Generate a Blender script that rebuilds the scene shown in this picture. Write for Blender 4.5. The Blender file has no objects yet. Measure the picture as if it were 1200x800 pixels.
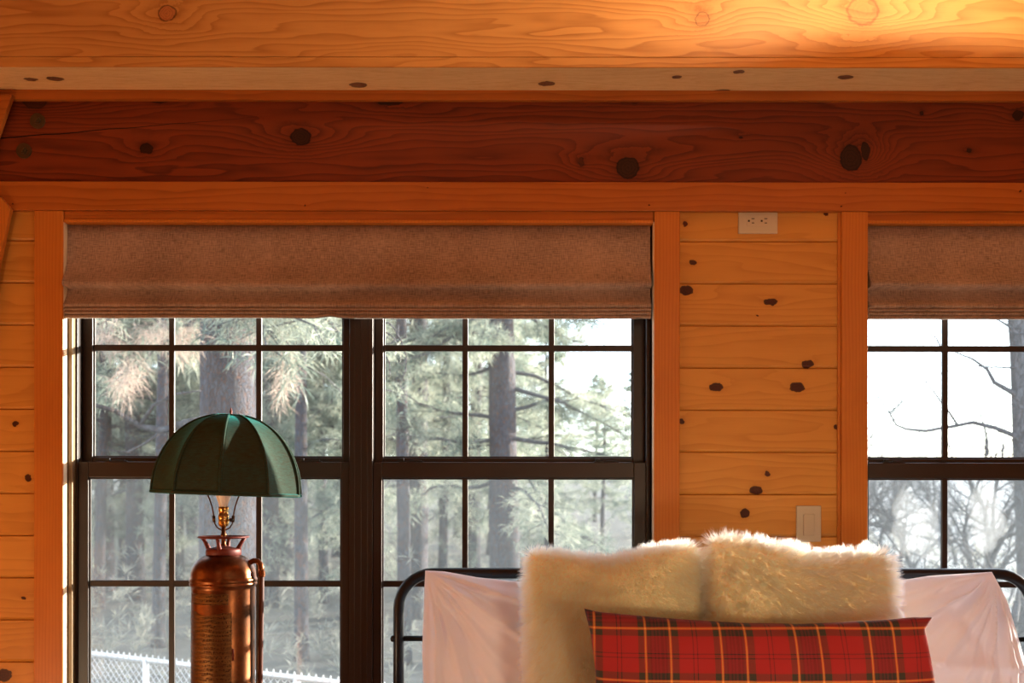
import bpy, math, random
import numpy as np
from mathutils import Vector, noise, Matrix

random.seed(7)
rng = np.random.default_rng(7)
SC = bpy.context.scene
COL = SC.collection
F, CX, HY = 1200.0, 600.0, 580.0
CAM = Vector((0, -3.2, 1.4))
PI = math.pi


def P(px, py, Y=0.0):
    d = Y - CAM.y
    return Vector(((px - CX) * d / F, Y, CAM.z + (HY - py) * d / F))


def PX(px, Y=0.0):
    return (px - CX) * (Y - CAM.y) / F


def PZ(py, Y=0.0):
    return CAM.z + (HY - py) * (Y - CAM.y) / F


# ------------------------------------------------------------------ scene helpers
def tag(o, label=None, cat=None, group=None, kind=None):
    if label: o['label'] = label
    if cat: o['category'] = cat
    if group: o['group'] = group
    if kind: o['kind'] = kind
    return o


def empty(name, loc=(0, 0, 0), parent=None):
    o = bpy.data.objects.new(name, None)
    o.location = loc
    o.empty_display_size = .05
    COL.objects.link(o)
    if parent: o.parent = parent
    return o


class MB:
    def __init__(s):
        s.v = []; s.f = []; s.uv = []; s.mi = []

    def add(s, vs, fs, uvs=None, m=0):
        b = len(s.v)
        s.v += [tuple(v) for v in vs]
        for k, f in enumerate(fs):
            s.f.append(tuple(i + b for i in f))
            s.uv.append(uvs[k] if uvs else None)
            s.mi.append(m)
        return s

    def box(s, x0, x1, y0, y1, z0, z1, m=0):
        x0, x1 = sorted((x0, x1)); y0, y1 = sorted((y0, y1)); z0, z1 = sorted((z0, z1))
        vs = [(x, y, z) for x in (x0, x1) for y in (y0, y1) for z in (z0, z1)]
        fs = [(0, 1, 3, 2), (4, 6, 7, 5), (0, 4, 5, 1), (2, 3, 7, 6), (0, 2, 6, 4), (1, 5, 7, 3)]
        return s.add(vs, fs, m=m)

    def prism(s, pts, y0, y1):
        """polygon in XZ (counter clockwise seen from -Y) pulled from y0 to y1"""
        n = len(pts)
        vs = [(p[0], y0, p[1]) for p in pts] + [(p[0], y1, p[1]) for p in pts]
        fs = [tuple(range(n)), tuple(range(2 * n - 1, n - 1, -1))]
        for i in range(n):
            j = (i + 1) % n
            fs.append((i, i + n, j + n, j))
        return s.add(vs, fs)

    def tube(s, pts, rad, seg=10, caps=True, jitter=0):
        pts = [Vector(p) for p in pts]
        n = len(pts)
        if not hasattr(rad, '__len__'): rad = [rad] * n
        up = None
        vs = []
        for i, p in enumerate(pts):
            t = (pts[min(i + 1, n - 1)] - pts[max(i - 1, 0)])
            if t.length < 1e-9: t = Vector((0, 0, 1))
            t.normalize()
            if up is None:
                a = Vector((0, 0, 1)) if abs(t.z) < .9 else Vector((1, 0, 0))
                up = (a - t * a.dot(t)).normalized()
            else:
                up = (up - t * up.dot(t))
                if up.length < 1e-6:
                    a = Vector((0, 1, 0)); up = a - t * a.dot(t)
                up.normalize()
            w = t.cross(up)
            for k in range(seg):
                a = 2 * PI * k / seg
                r = rad[i]
                if jitter:
                    q = p + (up * math.cos(a) + w * math.sin(a)) * r
                    r *= 1 + jitter * noise.noise(q * (1.0 / max(r, .01)) * .8) 
                vs.append(p + (up * math.cos(a) + w * math.sin(a)) * r)
        fs = []
        for i in range(n - 1):
            for k in range(seg):
                k2 = (k + 1) % seg
                fs.append((i * seg + k, i * seg + k2, (i + 1) * seg + k2, (i + 1) * seg + k))
        if caps:
            fs.append(tuple(range(seg - 1, -1, -1)))
            fs.append(tuple((n - 1) * seg + k for k in range(seg)))
        return s.add(vs, fs)

    def lathe(s, prof, c, seg=48, caps=(True, True)):
        """prof: list of (r, z) from bottom to top round the vertical axis at c"""
        n = len(prof)
        vs = []
        for r, z in prof:
            for k in range(seg):
                a = 2 * PI * k / seg
                vs.append((c[0] + r * math.cos(a), c[1] + r * math.sin(a), c[2] + z))
        fs = []
        for i in range(n - 1):
            for k in range(seg):
                k2 = (k + 1) % seg
                fs.append((i * seg + k, i * seg + k2, (i + 1) * seg + k2, (i + 1) * seg + k))
        if caps[0]: fs.append(tuple(range(seg - 1, -1, -1)))
        if caps[1]: fs.append(tuple((n - 1) * seg + k for k in range(seg)))
        return s.add(vs, fs)

    def build(s, name, mat, parent=None, smooth=False, bevel=0, sub=0, solid=0, angle=None):
        me = bpy.data.meshes.new(name)
        me.from_pydata(s.v, [], s.f)
        if any(u is not None for u in s.uv):
            uvl = me.uv_layers.new(name='UVMap')
            k = 0
            for f, u in zip(s.f, s.uv):
                for j in range(len(f)):
                    uvl.data[k].uv = u[j] if u else (0, 0)
                    k += 1
        mats = mat if isinstance(mat, (list, tuple)) else [mat]
        for m in mats: me.materials.append(m)
        if len(mats) > 1: me.polygons.foreach_set('material_index', s.mi)
        if smooth: me.polygons.foreach_set('use_smooth', [True] * len(me.polygons))
        me.update()
        o = bpy.data.objects.new(name, me)
        COL.objects.link(o)
        if parent:
            o.parent = parent
            if world_loc(parent).length > 0:
                # vertices are written in world space: keep them there
                w = world_loc(parent)
                me.transform(Matrix.Translation(-w))
        if bevel:
            b = o.modifiers.new('Bevel', 'BEVEL'); b.width = bevel; b.segments = 2; b.limit_method = 'ANGLE'
            b.angle_limit = math.radians(40); b.harden_normals = False
        if solid:
            m_ = o.modifiers.new('Solid', 'SOLIDIFY'); m_.thickness = solid
        if sub:
            m_ = o.modifiers.new('Sub', 'SUBSURF'); m_.levels = sub; m_.render_levels = sub
        return o


def world_loc(o):
    w = Vector((0, 0, 0))
    while o:
        w += o.location
        o = o.parent
    return w


# ------------------------------------------------------------------ node helper
class G:
    def __init__(s, name):
        s.mat = bpy.data.materials.new(name)
        s.mat.use_nodes = True
        s.nt = s.mat.node_tree
        s.nt.nodes.clear()
        s.out = s.nt.nodes.new('ShaderNodeOutputMaterial')

    def link(s, a, b): s.nt.links.new(a, b)

    def node(s, t, ins=None, **kw):
        n = s.nt.nodes.new(t)
        for k, v in kw.items(): setattr(n, k, v)
        for k, v in (ins or {}).items():
            i = n.inputs[k]
            if isinstance(v, bpy.types.NodeSocket): s.link(v, i)
            else:
                if isinstance(v, (tuple, list)) and len(v) == 3 and i.type == 'RGBA': v = (*v, 1)
                i.default_value = v
        return n

    def m(s, op, a, b=None, c=None, clamp=False):
        n = s.nt.nodes.new('ShaderNodeMath'); n.operation = op; n.use_clamp = clamp
        for i, v in enumerate((a, b, c)):
            if v is None: continue
            if isinstance(v, bpy.types.NodeSocket): s.link(v, n.inputs[i])
            else: n.inputs[i].default_value = v
        return n.outputs[0]

    def coords(s, which='Object'):
        return s.node('ShaderNodeTexCoord').outputs[which]

    def xyz(s, v):
        n = s.node('ShaderNodeSeparateXYZ', {0: v}); return n.outputs

    def vec(s, x, y, z):
        n = s.node('ShaderNodeCombineXYZ', {0: x, 1: y, 2: z}); return n.outputs[0]

    def noise(s, v, scale, detail=3, rough=.5, dist=0):
        return s.node('ShaderNodeTexNoise', {'Vector': v, 'Scale': scale, 'Detail': detail, 'Roughness': rough, 'Distortion': dist}).outputs['Fac']

    def mix(s, f, a, b, mode='MIX'):
        n = s.nt.nodes.new('ShaderNodeMix'); n.data_type = 'RGBA'; n.blend_type = mode
        for idx, v in ((0, f), (6, a), (7, b)):
            i = n.inputs[idx]
            if isinstance(v, bpy.types.NodeSocket): s.link(v, i)
            else: i.default_value = (*v, 1) if isinstance(v, (tuple, list)) and len(v) == 3 else v
        return n.outputs[2]

    def mr(s, v, a, b, c=0.0, d=1.0, smooth=False):
        n = s.node('ShaderNodeMapRange', {0: v, 1: a, 2: b, 3: c, 4: d})
        n.interpolation_type = 'SMOOTHSTEP' if smooth else 'LINEAR'
        return n.outputs[0]

    def bsdf(s, color, rough=.5, bump=None, bstr=.3, bdist=.002, **kw):
        b = s.nt.nodes.new('ShaderNodeBsdfPrincipled')
        for k, v in (('Base Color', color), ('Roughness', rough)):
            if isinstance(v, bpy.types.NodeSocket): s.link(v, b.inputs[k])
            else: b.inputs[k].default_value = (*v, 1) if k == 'Base Color' else v
        for k, v in kw.items():
            i = b.inputs[k.replace('_', ' ')]
            if isinstance(v, bpy.types.NodeSocket): s.link(v, i)
            else: i.default_value = (*v, 1) if isinstance(v, tuple) and len(v) == 3 and i.type == 'RGBA' else v
        if bump is not None:
            bn = s.node('ShaderNodeBump', {'Strength': bstr, 'Distance': bdist, 'Height': bump})
            s.link(bn.outputs[0], b.inputs['Normal'])
        s.link(b.outputs[0], s.out.inputs[0])
        return s.mat


def plain(name, color, rough=.5, **kw):
    g = G(name)
    return g.bsdf(color, rough, **kw)


def wood(name, light, dark, knotc, axes='XZ', knots=(), K=26.0, wob=1.6, ringamt=.55, pitch=None, z0=0.0,
         rough=.38, seed=0.0, bias=0.0, coat=.0, cracks=(), boardvar=.5, knotbulge=1.0, fine=.25):
    """varnished softwood: growth-ring contours that flow round the knots.
    axes: first letter = along the grain, second = across. knots: (u, v, ru, rv[, style])"""
    g = G(name)
    X = g.xyz(g.coords())
    ax = {'X': 0, 'Y': 1, 'Z': 2}
    u0, v0 = X[ax[axes[0]]], X[ax[axes[1]]]
    third = [c for c in 'XYZ' if c not in axes][0]
    w0 = X[ax[third]]
    tint = None
    voff = 0.0
    if pitch:
        idx = g.m('FLOOR', g.m('DIVIDE', g.m('SUBTRACT', v0, z0), pitch))
        wn = g.node('ShaderNodeTexWhiteNoise', {'W': g.m('ADD', idx, seed + .37)}, noise_dimensions='1D')
        tint = wn.outputs['Value']
        voff = g.m('MULTIPLY', tint, 7.3)
    base = g.vec(g.m('ADD', u0, voff), g.m('ADD', v0, g.m('MULTIPLY', w0, .8)), g.m('ADD', voff, seed))
    # slow wander of the grain
    st = g.node('ShaderNodeVectorMath', {0: base, 1: (1.3, 9.0, 1.0)}, operation='MULTIPLY').outputs[0]
    n1 = g.noise(st, 1.0, 2.5, .5)
    st2 = g.node('ShaderNodeVectorMath', {0: base, 1: (5.0, 40.0, 1.0)}, operation='MULTIPLY').outputs[0]
    n2 = g.noise(st2, 1.0, 2, .5)
    h = g.m('ADD', g.m('MULTIPLY', g.m('ADD', v0, g.m('MULTIPLY', w0, .9)), K), g.m('MULTIPLY', g.m('SUBTRACT', n1, .5), wob * 5))
    h = g.m('ADD', h, g.m('MULTIPLY', g.m('SUBTRACT', n2, .5), .5))
    # jitter for irregular knots
    ju = g.m('MULTIPLY', g.m('SUBTRACT', g.noise(g.vec(u0, v0, 3.1 + seed), 45, 3), .5), .018)
    jv = g.m('MULTIPLY', g.m('SUBTRACT', g.noise(g.vec(u0, v0, 8.7 + seed), 55, 3), .5), .015)
    uj, vj = g.m('ADD', u0, ju), g.m('ADD', v0, jv)
    core = None; edge = None; halo = None; knr = None
    for k in knots:
        ku, kv, ru, rv = k[:4]
        dark_k = k[4] if len(k) > 4 else 1.0
        du = g.m('SUBTRACT', uj, ku); dv = g.m('SUBTRACT', vj, kv)
        a = g.m('DIVIDE', du, ru); b = g.m('DIVIDE', dv, rv)
        d2 = g.m('ADD', g.m('MULTIPLY', a, a), g.m('MULTIPLY', b, b))
        d = g.m('SQRT', d2)
        # bulge of the rings round the knot
        a2 = g.m('DIVIDE', du, ru * 4 + .012); b2 = g.m('DIVIDE', dv, rv * 2.0 + .006)
        e2 = g.m('ADD', g.m('MULTIPLY', a2, a2), g.m('MULTIPLY', b2, b2))
        bul = g.m('EXPONENT', g.m('MULTIPLY', e2, -1.0))
        h = g.m('ADD', h, g.m('MULTIPLY', bul, knotbulge * K * rv * 2.2))
        c_ = g.m('MULTIPLY', g.mr(d, .85, 1.1, 1, 0, True), dark_k)
        core = c_ if core is None else g.m('MAXIMUM', core, c_)
        e_ = g.m('MULTIPLY', g.mr(g.m('ABSOLUTE', g.m('SUBTRACT', d, 1.0)), 0, .17, 1, 0, True), .30 + .6 * dark_k)
        edge = e_ if edge is None else g.m('MAXIMUM', edge, e_)
        h_ = g.mr(d, .9, 2.4, .5, 0, True)
        rk = g.m('MULTIPLY', g.mr(d, .8, 1.0, 1, 0), g.m('FRACT', g.m('MULTIPLY', d, 3.3)))
        knr = rk if knr is None else g.m('MAXIMUM', knr, rk)
        halo = h_ if halo is None else g.m('MAXIMUM', halo, h_)
    fr = g.m('FRACT', h)
    up = g.m('POWER', fr, 2.2)
    ring = g.m('MULTIPLY', up, g.mr(fr, .9, 1.0, 1, 0, True))
    ringm = g.m('MULTIPLY', ring, g.mr(n1, .25, .7, .45, 1.0))
    fib = g.noise(g.node('ShaderNodeVectorMath', {0: base, 1: (14.0, 520.0, 30.0)}, operation='MULTIPLY').outputs[0], 1.0, 3, .6)
    blot = g.noise(g.node('ShaderNodeVectorMath', {0: base, 1: (3.0, 7.0, 1.0)}, operation='MULTIPLY').outputs[0], 1.0, 3, .55)
    fac = g.m('ADD', g.m('MULTIPLY', ringm, ringamt), g.m('MULTIPLY', g.m('SUBTRACT', fib, .5), fine))
    fac = g.m('ADD', fac, g.m('MULTIPLY', g.m('SUBTRACT', blot, .5), .55))
    if tint is not None: fac = g.m('ADD', fac, g.m('MULTIPLY', g.m('SUBTRACT', tint, .5), boardvar))
    if halo is not None: fac = g.m('ADD', fac, g.m('MULTIPLY', halo, .45))
    fac = g.m('ADD', fac, .12 + bias, clamp=True)
    col = g.mix(fac, light, dark)
    if core is not None:
        kn = g.m('MULTIPLY', g.m('ADD', g.noise(g.vec(u0, v0, 1.0), 160, 2), knr), .6, clamp=True)
        kc = g.mix(kn, knotc, tuple(min(1, c * 3.6) for c in knotc))
        col = g.mix(core, col, kc)
        col = g.mix(edge, col, tuple(c * .45 for c in knotc))
    for (ua, va, ub, vb, wd) in cracks:
        t = g.mr(u0, ua, ub, 0, 1)
        vl = g.m('ADD', va, g.m('MULTIPLY', t, vb - va))
        vl = g.m('ADD', vl, g.m('MULTIPLY', g.m('SUBTRACT', g.noise(g.vec(u0, 0.0, 0.0), 9, 3), .5), .012))
        dd = g.m('ABSOLUTE', g.m('SUBTRACT', v0, vl))
        wdt = g.mr(u0, ua, ub, wd, 0.0)
        ck = g.m('MULTIPLY', g.m('LESS_THAN', dd, wdt), g.m('LESS_THAN', u0, ub))
        col = g.mix(ck, col, (.004, .002, .001))
    bump = g.m('ADD', g.m('MULTIPLY', ring, -.5), g.m('MULTIPLY', fib, .35))
    rg = g.mr(fib, .2, .8, rough - .05, rough + .09)
    kw = {'Specular_IOR_Level': .22}
    if coat: kw = {'Specular_IOR_Level': .5, 'Coat_Weight': coat, 'Coat_Roughness': .18}
    return g.bsdf(col, rg, bump, .25, .0012, **kw)


# ------------------------------------------------------------------ materials
ZB = 1.4 + 470 * 3.2 / 1200          # underside of the big beam
YB = -0.2                            # front of the big beam


def K_(px, py, rx, ry, Y=0.0, *s):
    d = (Y - CAM.y) / F
    p = P(px, py, Y)
    return (p.x, p.z, rx * d * .88, ry * d * .88, *s)


KNOT = (.022, .0042, .0012)
wall_knots = [K_(*a) for a in [
    (903, 353, 9, 4.5), (804, 340, 9, 6), (812, 307, 5, 3), (946, 426, 8, 5), (839, 453, 9, 5), (934, 453, 9.5, 6),
    (899, 555, 4, 3.2), (886, 574, 8, 5), (873, 601, 5.5, 6), (803, 262, 3.5, 3), (968, 250, 3, 2.5), (799, 493, 3, 4),
    (980, 500, 3, 3), (18, 497, 4, 3), (33, 561, 4.5, 4.5), (28, 701, 3, 2), (5, 792, 10, 8), (887, 369, 1.6, 1)]]
M = {}
PITCH = 49.35 * 3.2 / 1200
GZ0 = PZ(283)                        # one joint level; the others follow at PITCH
M['wall'] = wood('pine_board', (.56, .25, .047), (.33, .112, .014), KNOT, 'XZ', wall_knots, K=30, wob=1.3, ringamt=.5,
                 pitch=PITCH, z0=GZ0, rough=.42, seed=3.1, boardvar=.32)
M['case'] = wood('fir_casing', (.52, .172, .026), (.31, .075, .008), KNOT, 'ZX', [], K=95, wob=.6, ringamt=.5, rough=.36, seed=5)
M['header'] = wood('fir_header', (.41, .120, .019), (.19, .042, .006), KNOT, 'XZ',
                   [K_(a, b, r, r, -.02) for a, b, r in ((15, 240, 1), (357, 242, 1.2), (500, 221, .8), (985, 241, 1.2), (1195, 224, 1.4), (990, 226, .8), (760, 240, 1))],
                   K=42, wob=.8, ringamt=.6, rough=.36, seed=9)
M['darkbeam'] = wood('redwood_beam', (.185, .032, .007), (.040, .006, .002), (.010, .0025, .001), 'XZ',
                     [K_(*a) for a in [(353, 162, 13, 11), (173, 176, 8, 7), (42, 122, 15, 8, 0, .7), (188, 119, 12, 5), (457, 121, 15, 5),
                                       (680, 191, 4, 6, 0, .6), (735, 198, 14, 13), (740, 119, 22, 4, 0, .5), (995, 186, 13, 16), (1012, 178, 5, 12),
                                       (1190, 136, 7, 6), (1133, 177, 3, 2.5), (1078, 134, 3, 2.5), (866, 163, 2, 1.5)]],
                     K=42, wob=1.7, ringamt=.8, rough=.42, seed=14, knotbulge=1.5,
                     cracks=[(PX(-5), PZ(165), PX(330), PZ(137), .0022)])
M['facia'] = wood('fir_beam_face', (.56, .25, .058), (.28, .088, .013), (.15, .045, .012), 'XZ',
                  [K_(*a) for a in [(195, 16, 12, 10, YB, .8), (822, 22, 9.5, 8.5, YB, .25), (1010, 12, 20, 19, YB, .22)]],
                  K=34, wob=1.9, ringamt=.8, rough=.52, seed=21, knotbulge=1.9)


def KU(px, py, rx, ry, *s):
    d = (ZB - CAM.z) * F / (HY - py)
    return ((px - CX) * d / F, CAM.y + d, rx * d / F, ry * d / F * (F / (HY - py)), *s)


M['soffit'] = wood('pine_soffit', (.84, .64, .33), (.64, .40, .16), (.06, .03, .02), 'XY',
                   [KU(*a) for a in [(36, 94, 7, 2), (64, 93, 9, 2.4), (419, 100, 10, 3), (640, 98, 9, 2.6), (865, 84, 7, 2),
                                     (990, 90, 8, 2.3), (845, 107, 9, 2.5), (792, 90, 6, 2)]],
                   K=24, wob=1.2, ringamt=.45, rough=.27, seed=33, coat=.5)
M['jamb'] = wood('pine_jamb', (.78, .64, .46), (.62, .46, .28), KNOT, 'ZY', [], K=60, wob=.6, rough=.4, seed=41)
M['sillw'] = wood('pine_stool', (.62, .24, .06), (.40, .12, .02), KNOT, 'XZ', [], K=60, wob=.6, rough=.4, seed=44)
M['roomwood'] = wood('pine_room', (.64, .29, .075), (.42, .14, .025), KNOT, 'YZ', [], K=26, wob=1.3, pitch=PITCH, z0=GZ0, rough=.45, seed=51)
M['floorw'] = wood('floor_board', (.42, .2, .08), (.24, .1, .035), KNOT, 'XY', [], K=26, wob=1.3, pitch=.12, z0=0, rough=.35, seed=61)
M['night'] = wood('nightstand_wood', (.28, .13, .05), (.13, .055, .02), KNOT, 'XY', [], K=40, wob=1.0, rough=.35, seed=71)
M['siding'] = wood('brown_siding', (.16, .09, .05), (.08, .045, .025), KNOT, 'XZ', [], K=26, wob=1.0, pitch=.15, z0=0, rough=.7, seed=73)


def frame_metal():
    g = G('bronze_frame')
    c = g.coords()
    n = g.noise(c, 18, 4)
    col = g.mix(n, (.012, .0075, .006), (.021, .012, .009))
    return g.bsdf(col, .42, g.noise(c, 260, 2), .08, .0005)


M['frame'] = frame_metal()
M['liner'] = plain('bronze_liner', (.20, .135, .07), .4, Metallic=.2)
M['black'] = plain('black_rubber', (.006, .006, .006), .6)


def glass(name, dust, spots=0.0, smudges=(), screen=False):
    g = G(name)
    c = g.coords()
    X = g.xyz(c)
    tr = g.node('ShaderNodeBsdfTransparent', {'Color': (.97, .985, .98)})
    gl = g.node('ShaderNodeBsdfGlossy', {'Color': (1, 1, 1), 'Roughness': .015})
    fr = g.node('ShaderNodeFresnel', {'IOR': 1.35})
    m1 = g.node('ShaderNodeMixShader', {0: fr.outputs[0], 1: tr.outputs[0], 2: gl.outputs[0]})
    # dust film on the pane: scatters a little of the daylight
    sc = g.node('ShaderNodeBsdfTranslucent', {'Color': (.86, .93, .97)})
    df = g.node('ShaderNodeBsdfDiffuse', {'Color': (.8, .82, .82)})
    ds = g.node('ShaderNodeMixShader', {0: .25, 1: sc.outputs[0], 2: df.outputs[0]})
    n = g.noise(c, 3.2, 5, .6)
    streak = g.noise(g.vec(g.m('MULTIPLY', X[0], 26), 0.0, g.m('MULTIPLY', X[2], 2.2)), 1.0, 4, .6)
    f = g.m('MULTIPLY', g.mr(n, .3, .72, .5, 1.5), dust)
    f = g.m('MULTIPLY', f, g.mr(streak, .3, .75, .75, 1.35))
    if spots:
        vo = g.node('ShaderNodeTexVoronoi', {'Vector': c, 'Scale': 210.0})
        sp = g.m('LESS_THAN', vo.outputs['Distance'], .16)
        keep = g.mr(g.noise(c, 9, 3), .5, .65, 0, 1)
        f = g.m('ADD', f, g.m('MULTIPLY', g.m('MULTIPLY', sp, keep), spots))
    for (sx, sz, rx, rz, am) in smudges:
        a = g.m('DIVIDE', g.m('SUBTRACT', g.m('ADD', X[0], g.m('MULTIPLY', g.m('SUBTRACT', g.noise(c, 14, 4), .5), .08)), sx), rx)
        b = g.m('DIVIDE', g.m('SUBTRACT', g.m('ADD', X[2], g.m('MULTIPLY', g.m('SUBTRACT', g.noise(c, 11, 4), .5), .08)), sz), rz)
        d = g.m('ADD', g.m('MULTIPLY', a, a), g.m('MULTIPLY', b, b))
        f = g.m('ADD', f, g.m('MULTIPLY', g.mr(d, .5, 1.15, 1, 0, True), am))
    f = g.m('MINIMUM', f, .8)
    m2 = g.node('ShaderNodeMixShader', {0: f, 1: m1.outputs[0], 2: ds.outputs[0]})
    g.link(m2.outputs[0], g.out.inputs[0])
    return g.mat


M['glass'] = glass('window_glass', .020)
M['glass_low'] = glass('window_glass_dusty', .022, .20)
M['glass_right'] = glass('window_glass_smudged', .030, .10,
                         [(PX(1062, .06), PZ(607, .06), .055, .12, .13), (PX(1155, .06), PZ(607, .06), .06, .12, .18), (PX(1085, .06), PZ(625, .06), .05, .10, .10)])


def screen_mat():
    g = G('insect_screen')
    c = g.coords(); X = g.xyz(c)
    tr = g.node('ShaderNodeBsdfTransparent', {'Color': (1, 1, 1)})
    df = g.node('ShaderNodeBsdfDiffuse', {'Color': (.08, .09, .10)})
    tl = g.node('ShaderNodeBsdfTranslucent', {'Color': (.22, .26, .29)})
    ds = g.node('ShaderNodeMixShader', {0: .55, 1: df.outputs[0], 2: tl.outputs[0]})
    # woven wires, one strand every 1.8 mm
    wx = g.m('LESS_THAN', g.m('FRACT', g.m('MULTIPLY', X[0], 560)), .10)
    wz = g.m('LESS_THAN', g.m('FRACT', g.m('MULTIPLY', X[2], 560)), .10)
    w = g.m('MAXIMUM', wx, wz)
    m1 = g.node('ShaderNodeMixShader', {0: w, 1: tr.outputs[0], 2: ds.outputs[0]})
    g.link(m1.outputs[0], g.out.inputs[0])
    return g.mat


M['screen'] = screen_mat()


def linen():
    g = G('linen_shade')
    c = g.coords(); X = g.xyz(c)
    wv = g.noise(g.vec(g.m('MULTIPLY', X[0], 420), 0.0, g.m('MULTIPLY', X[2], 45)), 1.0, 2)
    wh = g.noise(g.vec(g.m('MULTIPLY', X[0], 40), 3.0, g.m('MULTIPLY', X[2], 420)), 1.0, 2)
    s_ = g.m('MULTIPLY', g.m('ADD', wv, wh), .5)
    slub = g.noise(c, 6, 4)
    f = g.mr(g.m('ADD', s_, g.m('MULTIPLY', g.m('SUBTRACT', slub, .5), .25)), .32, .68)
    col = g.mix(f, (.14, .088, .062), (.49, .335, .25))
    b = g.nt.nodes.new('ShaderNodeBsdfPrincipled')
    g.link(col, b.inputs['Base Color']); b.inputs['Roughness'].default_value = .9
    b.inputs['Sheen Weight'].default_value = .15
    bn = g.node('ShaderNodeBump', {'Strength': .35, 'Distance': .001, 'Height': s_})
    g.link(bn.outputs[0], b.inputs['Normal'])
    t = g.node('ShaderNodeBsdfTranslucent', {'Color': (.35, .24, .16)})
    mx = g.node('ShaderNodeMixShader', {0: .06, 1: b.outputs[0], 2: t.outputs[0]})
    g.link(mx.outputs[0], g.out.inputs[0])
    return g.mat


M['linen'] = linen()


def cotton(name, col, wr=.5):
    g = G(name)
    c = g.coords()
    n = g.noise(c, 30, 5)
    fine = g.noise(c, 900, 2)
    b = g.nt.nodes.new('ShaderNodeBsdfPrincipled')
    b.inputs['Base Color'].default_value = (*col, 1)
    b.inputs['Roughness'].default_value = .85
    b.inputs['Sheen Weight'].default_value = .2
    bn = g.node('ShaderNodeBump', {'Strength': .25, 'Distance': .003, 'Height': g.m('ADD', n, g.m('MULTIPLY', fine, .06))})
    g.link(bn.outputs[0], b.inputs['Normal'])
    t = g.node('ShaderNodeBsdfTranslucent', {'Color': (*col, 1)})
    mx = g.node('ShaderNodeMixShader', {0: .22, 1: b.outputs[0], 2: t.outputs[0]})
    g.link(mx.outputs[0], g.out.inputs[0])
    return g.mat


M['cotton'] = cotton('white_cotton', (.86, .85, .92))
M['pile_skin'] = plain('fur_backing', (.92, .82, .60), .9)


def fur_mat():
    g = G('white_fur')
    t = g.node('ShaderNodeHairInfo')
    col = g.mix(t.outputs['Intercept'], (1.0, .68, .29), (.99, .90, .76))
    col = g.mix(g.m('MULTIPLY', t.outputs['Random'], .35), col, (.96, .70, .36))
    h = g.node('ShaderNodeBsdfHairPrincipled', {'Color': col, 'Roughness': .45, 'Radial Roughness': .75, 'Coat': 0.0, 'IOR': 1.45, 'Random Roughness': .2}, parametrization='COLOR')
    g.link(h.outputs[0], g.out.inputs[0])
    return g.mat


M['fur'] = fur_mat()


def tartan():
    g = G('red_tartan')
    uv = g.coords('UV'); X = g.xyz(uv)
    per = .182

    def sett(x, off):
        t = g.m('FRACT', g.m('ADD', g.m('DIVIDE', x, per), off))
        r = g.nt.nodes.new('ShaderNodeValToRGB')
        g.link(t, r.inputs[0])
        cr = r.color_ramp; cr.interpolation = 'CONSTANT'
        red, blk, grn = (.32, .006, .008), (.005, .004, .006), (.022, .026, .014)
        drd, ylw, org = (.10, .006, .012), (.75, .42, .07), (.62, .10, .02)
        stops = [(0, org), (.010, ylw), (.020, org), (.034, grn), (.075, blk), (.095, drd), (.13, blk), (.15, drd), (.175, blk), (.195, drd),
                 (.22, blk), (.255, drd), (.275, blk), (.30, grn), (.325, org), (.338, ylw), (.348, org), (.362, grn), (.45, red),
                 (.635, blk), (.648, red), (.69, blk), (.703, red), (.92, grn)]
        cr.elements[0].position = 0; cr.elements[0].color = (*stops[0][1], 1)
        cr.elements[1].position = 1; cr.elements[1].color = (*grn, 1)
        for p, c in stops[1:]:
            e = cr.elements.new(p); e.color = (*c, 1)
        return r.outputs[0]
    a = sett(X[0], .256); b = sett(X[1], .545)
    tw = g.m('FRACT', g.m('MULTIPLY', g.m('ADD', X[0], X[1]), 420))
    f = g.mr(tw, .4, .6, .36, .64)
    col = g.mix(f, a, b)
    fz = g.noise(g.coords(), 500, 3)
    col = g.mix(g.m('MULTIPLY', fz, .10), col, (.35, .12, .08))
    return g.bsdf(col, .92, g.m('ADD', fz, tw), .25, .0012, Sheen_Weight=.06)


M['tartan'] = tartan()


def copper():
    g = G('aged_copper')
    c = g.coords()
    n = g.noise(c, 14, 6, .65)
    n2 = g.noise(c, 60, 4)
    col = g.mix(g.mr(n, .35, .68), (.22, .076, .027), (.055, .024, .011))
    col = g.mix(g.mr(n2, .62, .75, 0, .6), col, (.10, .05, .03))
    return g.bsdf(col, g.mr(n, .3, .7, .24, .42), n2, .10, .001, Metallic=.95)


def brass_plate():
    g = G('embossed_brass_plate')
    X = g.xyz(g.coords())
    # rows of stamped, worn lettering: too small to read
    ang = g.m('ARCTAN2', X[0], g.m('MULTIPLY', X[1], -1.0))
    rows = g.m('FRACT', g.m('ADD', g.m('MULTIPLY', X[2], 85), g.m('MULTIPLY', g.noise(g.coords(), 26, 3), 1.6)))
    band = g.m('MULTIPLY', g.mr(rows, .15, .3, 0, 1), g.mr(rows, .75, .9, 1, 0))
    ch = g.noise(g.vec(g.m('MULTIPLY', ang, 26), 0.0, g.m('MULTIPLY', X[2], 210)), 1.0, 3, .7)
    let = g.m('MULTIPLY', band, g.mr(ch, .5, .55, 0, 1))
    wide = g.noise(g.coords(), 36, 4)
    col = g.mix(let, (.15, .072, .023), (.022, .010, .005))
    col = g.mix(g.mr(wide, .4, .7, 0, .75), col, (.09, .042, .016))
    return g.bsdf(col, .34, g.m('ADD', g.m('MULTIPLY', let, -1.0), g.m('MULTIPLY', ch, .6)), .7, .0016, Metallic=.85)


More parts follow.
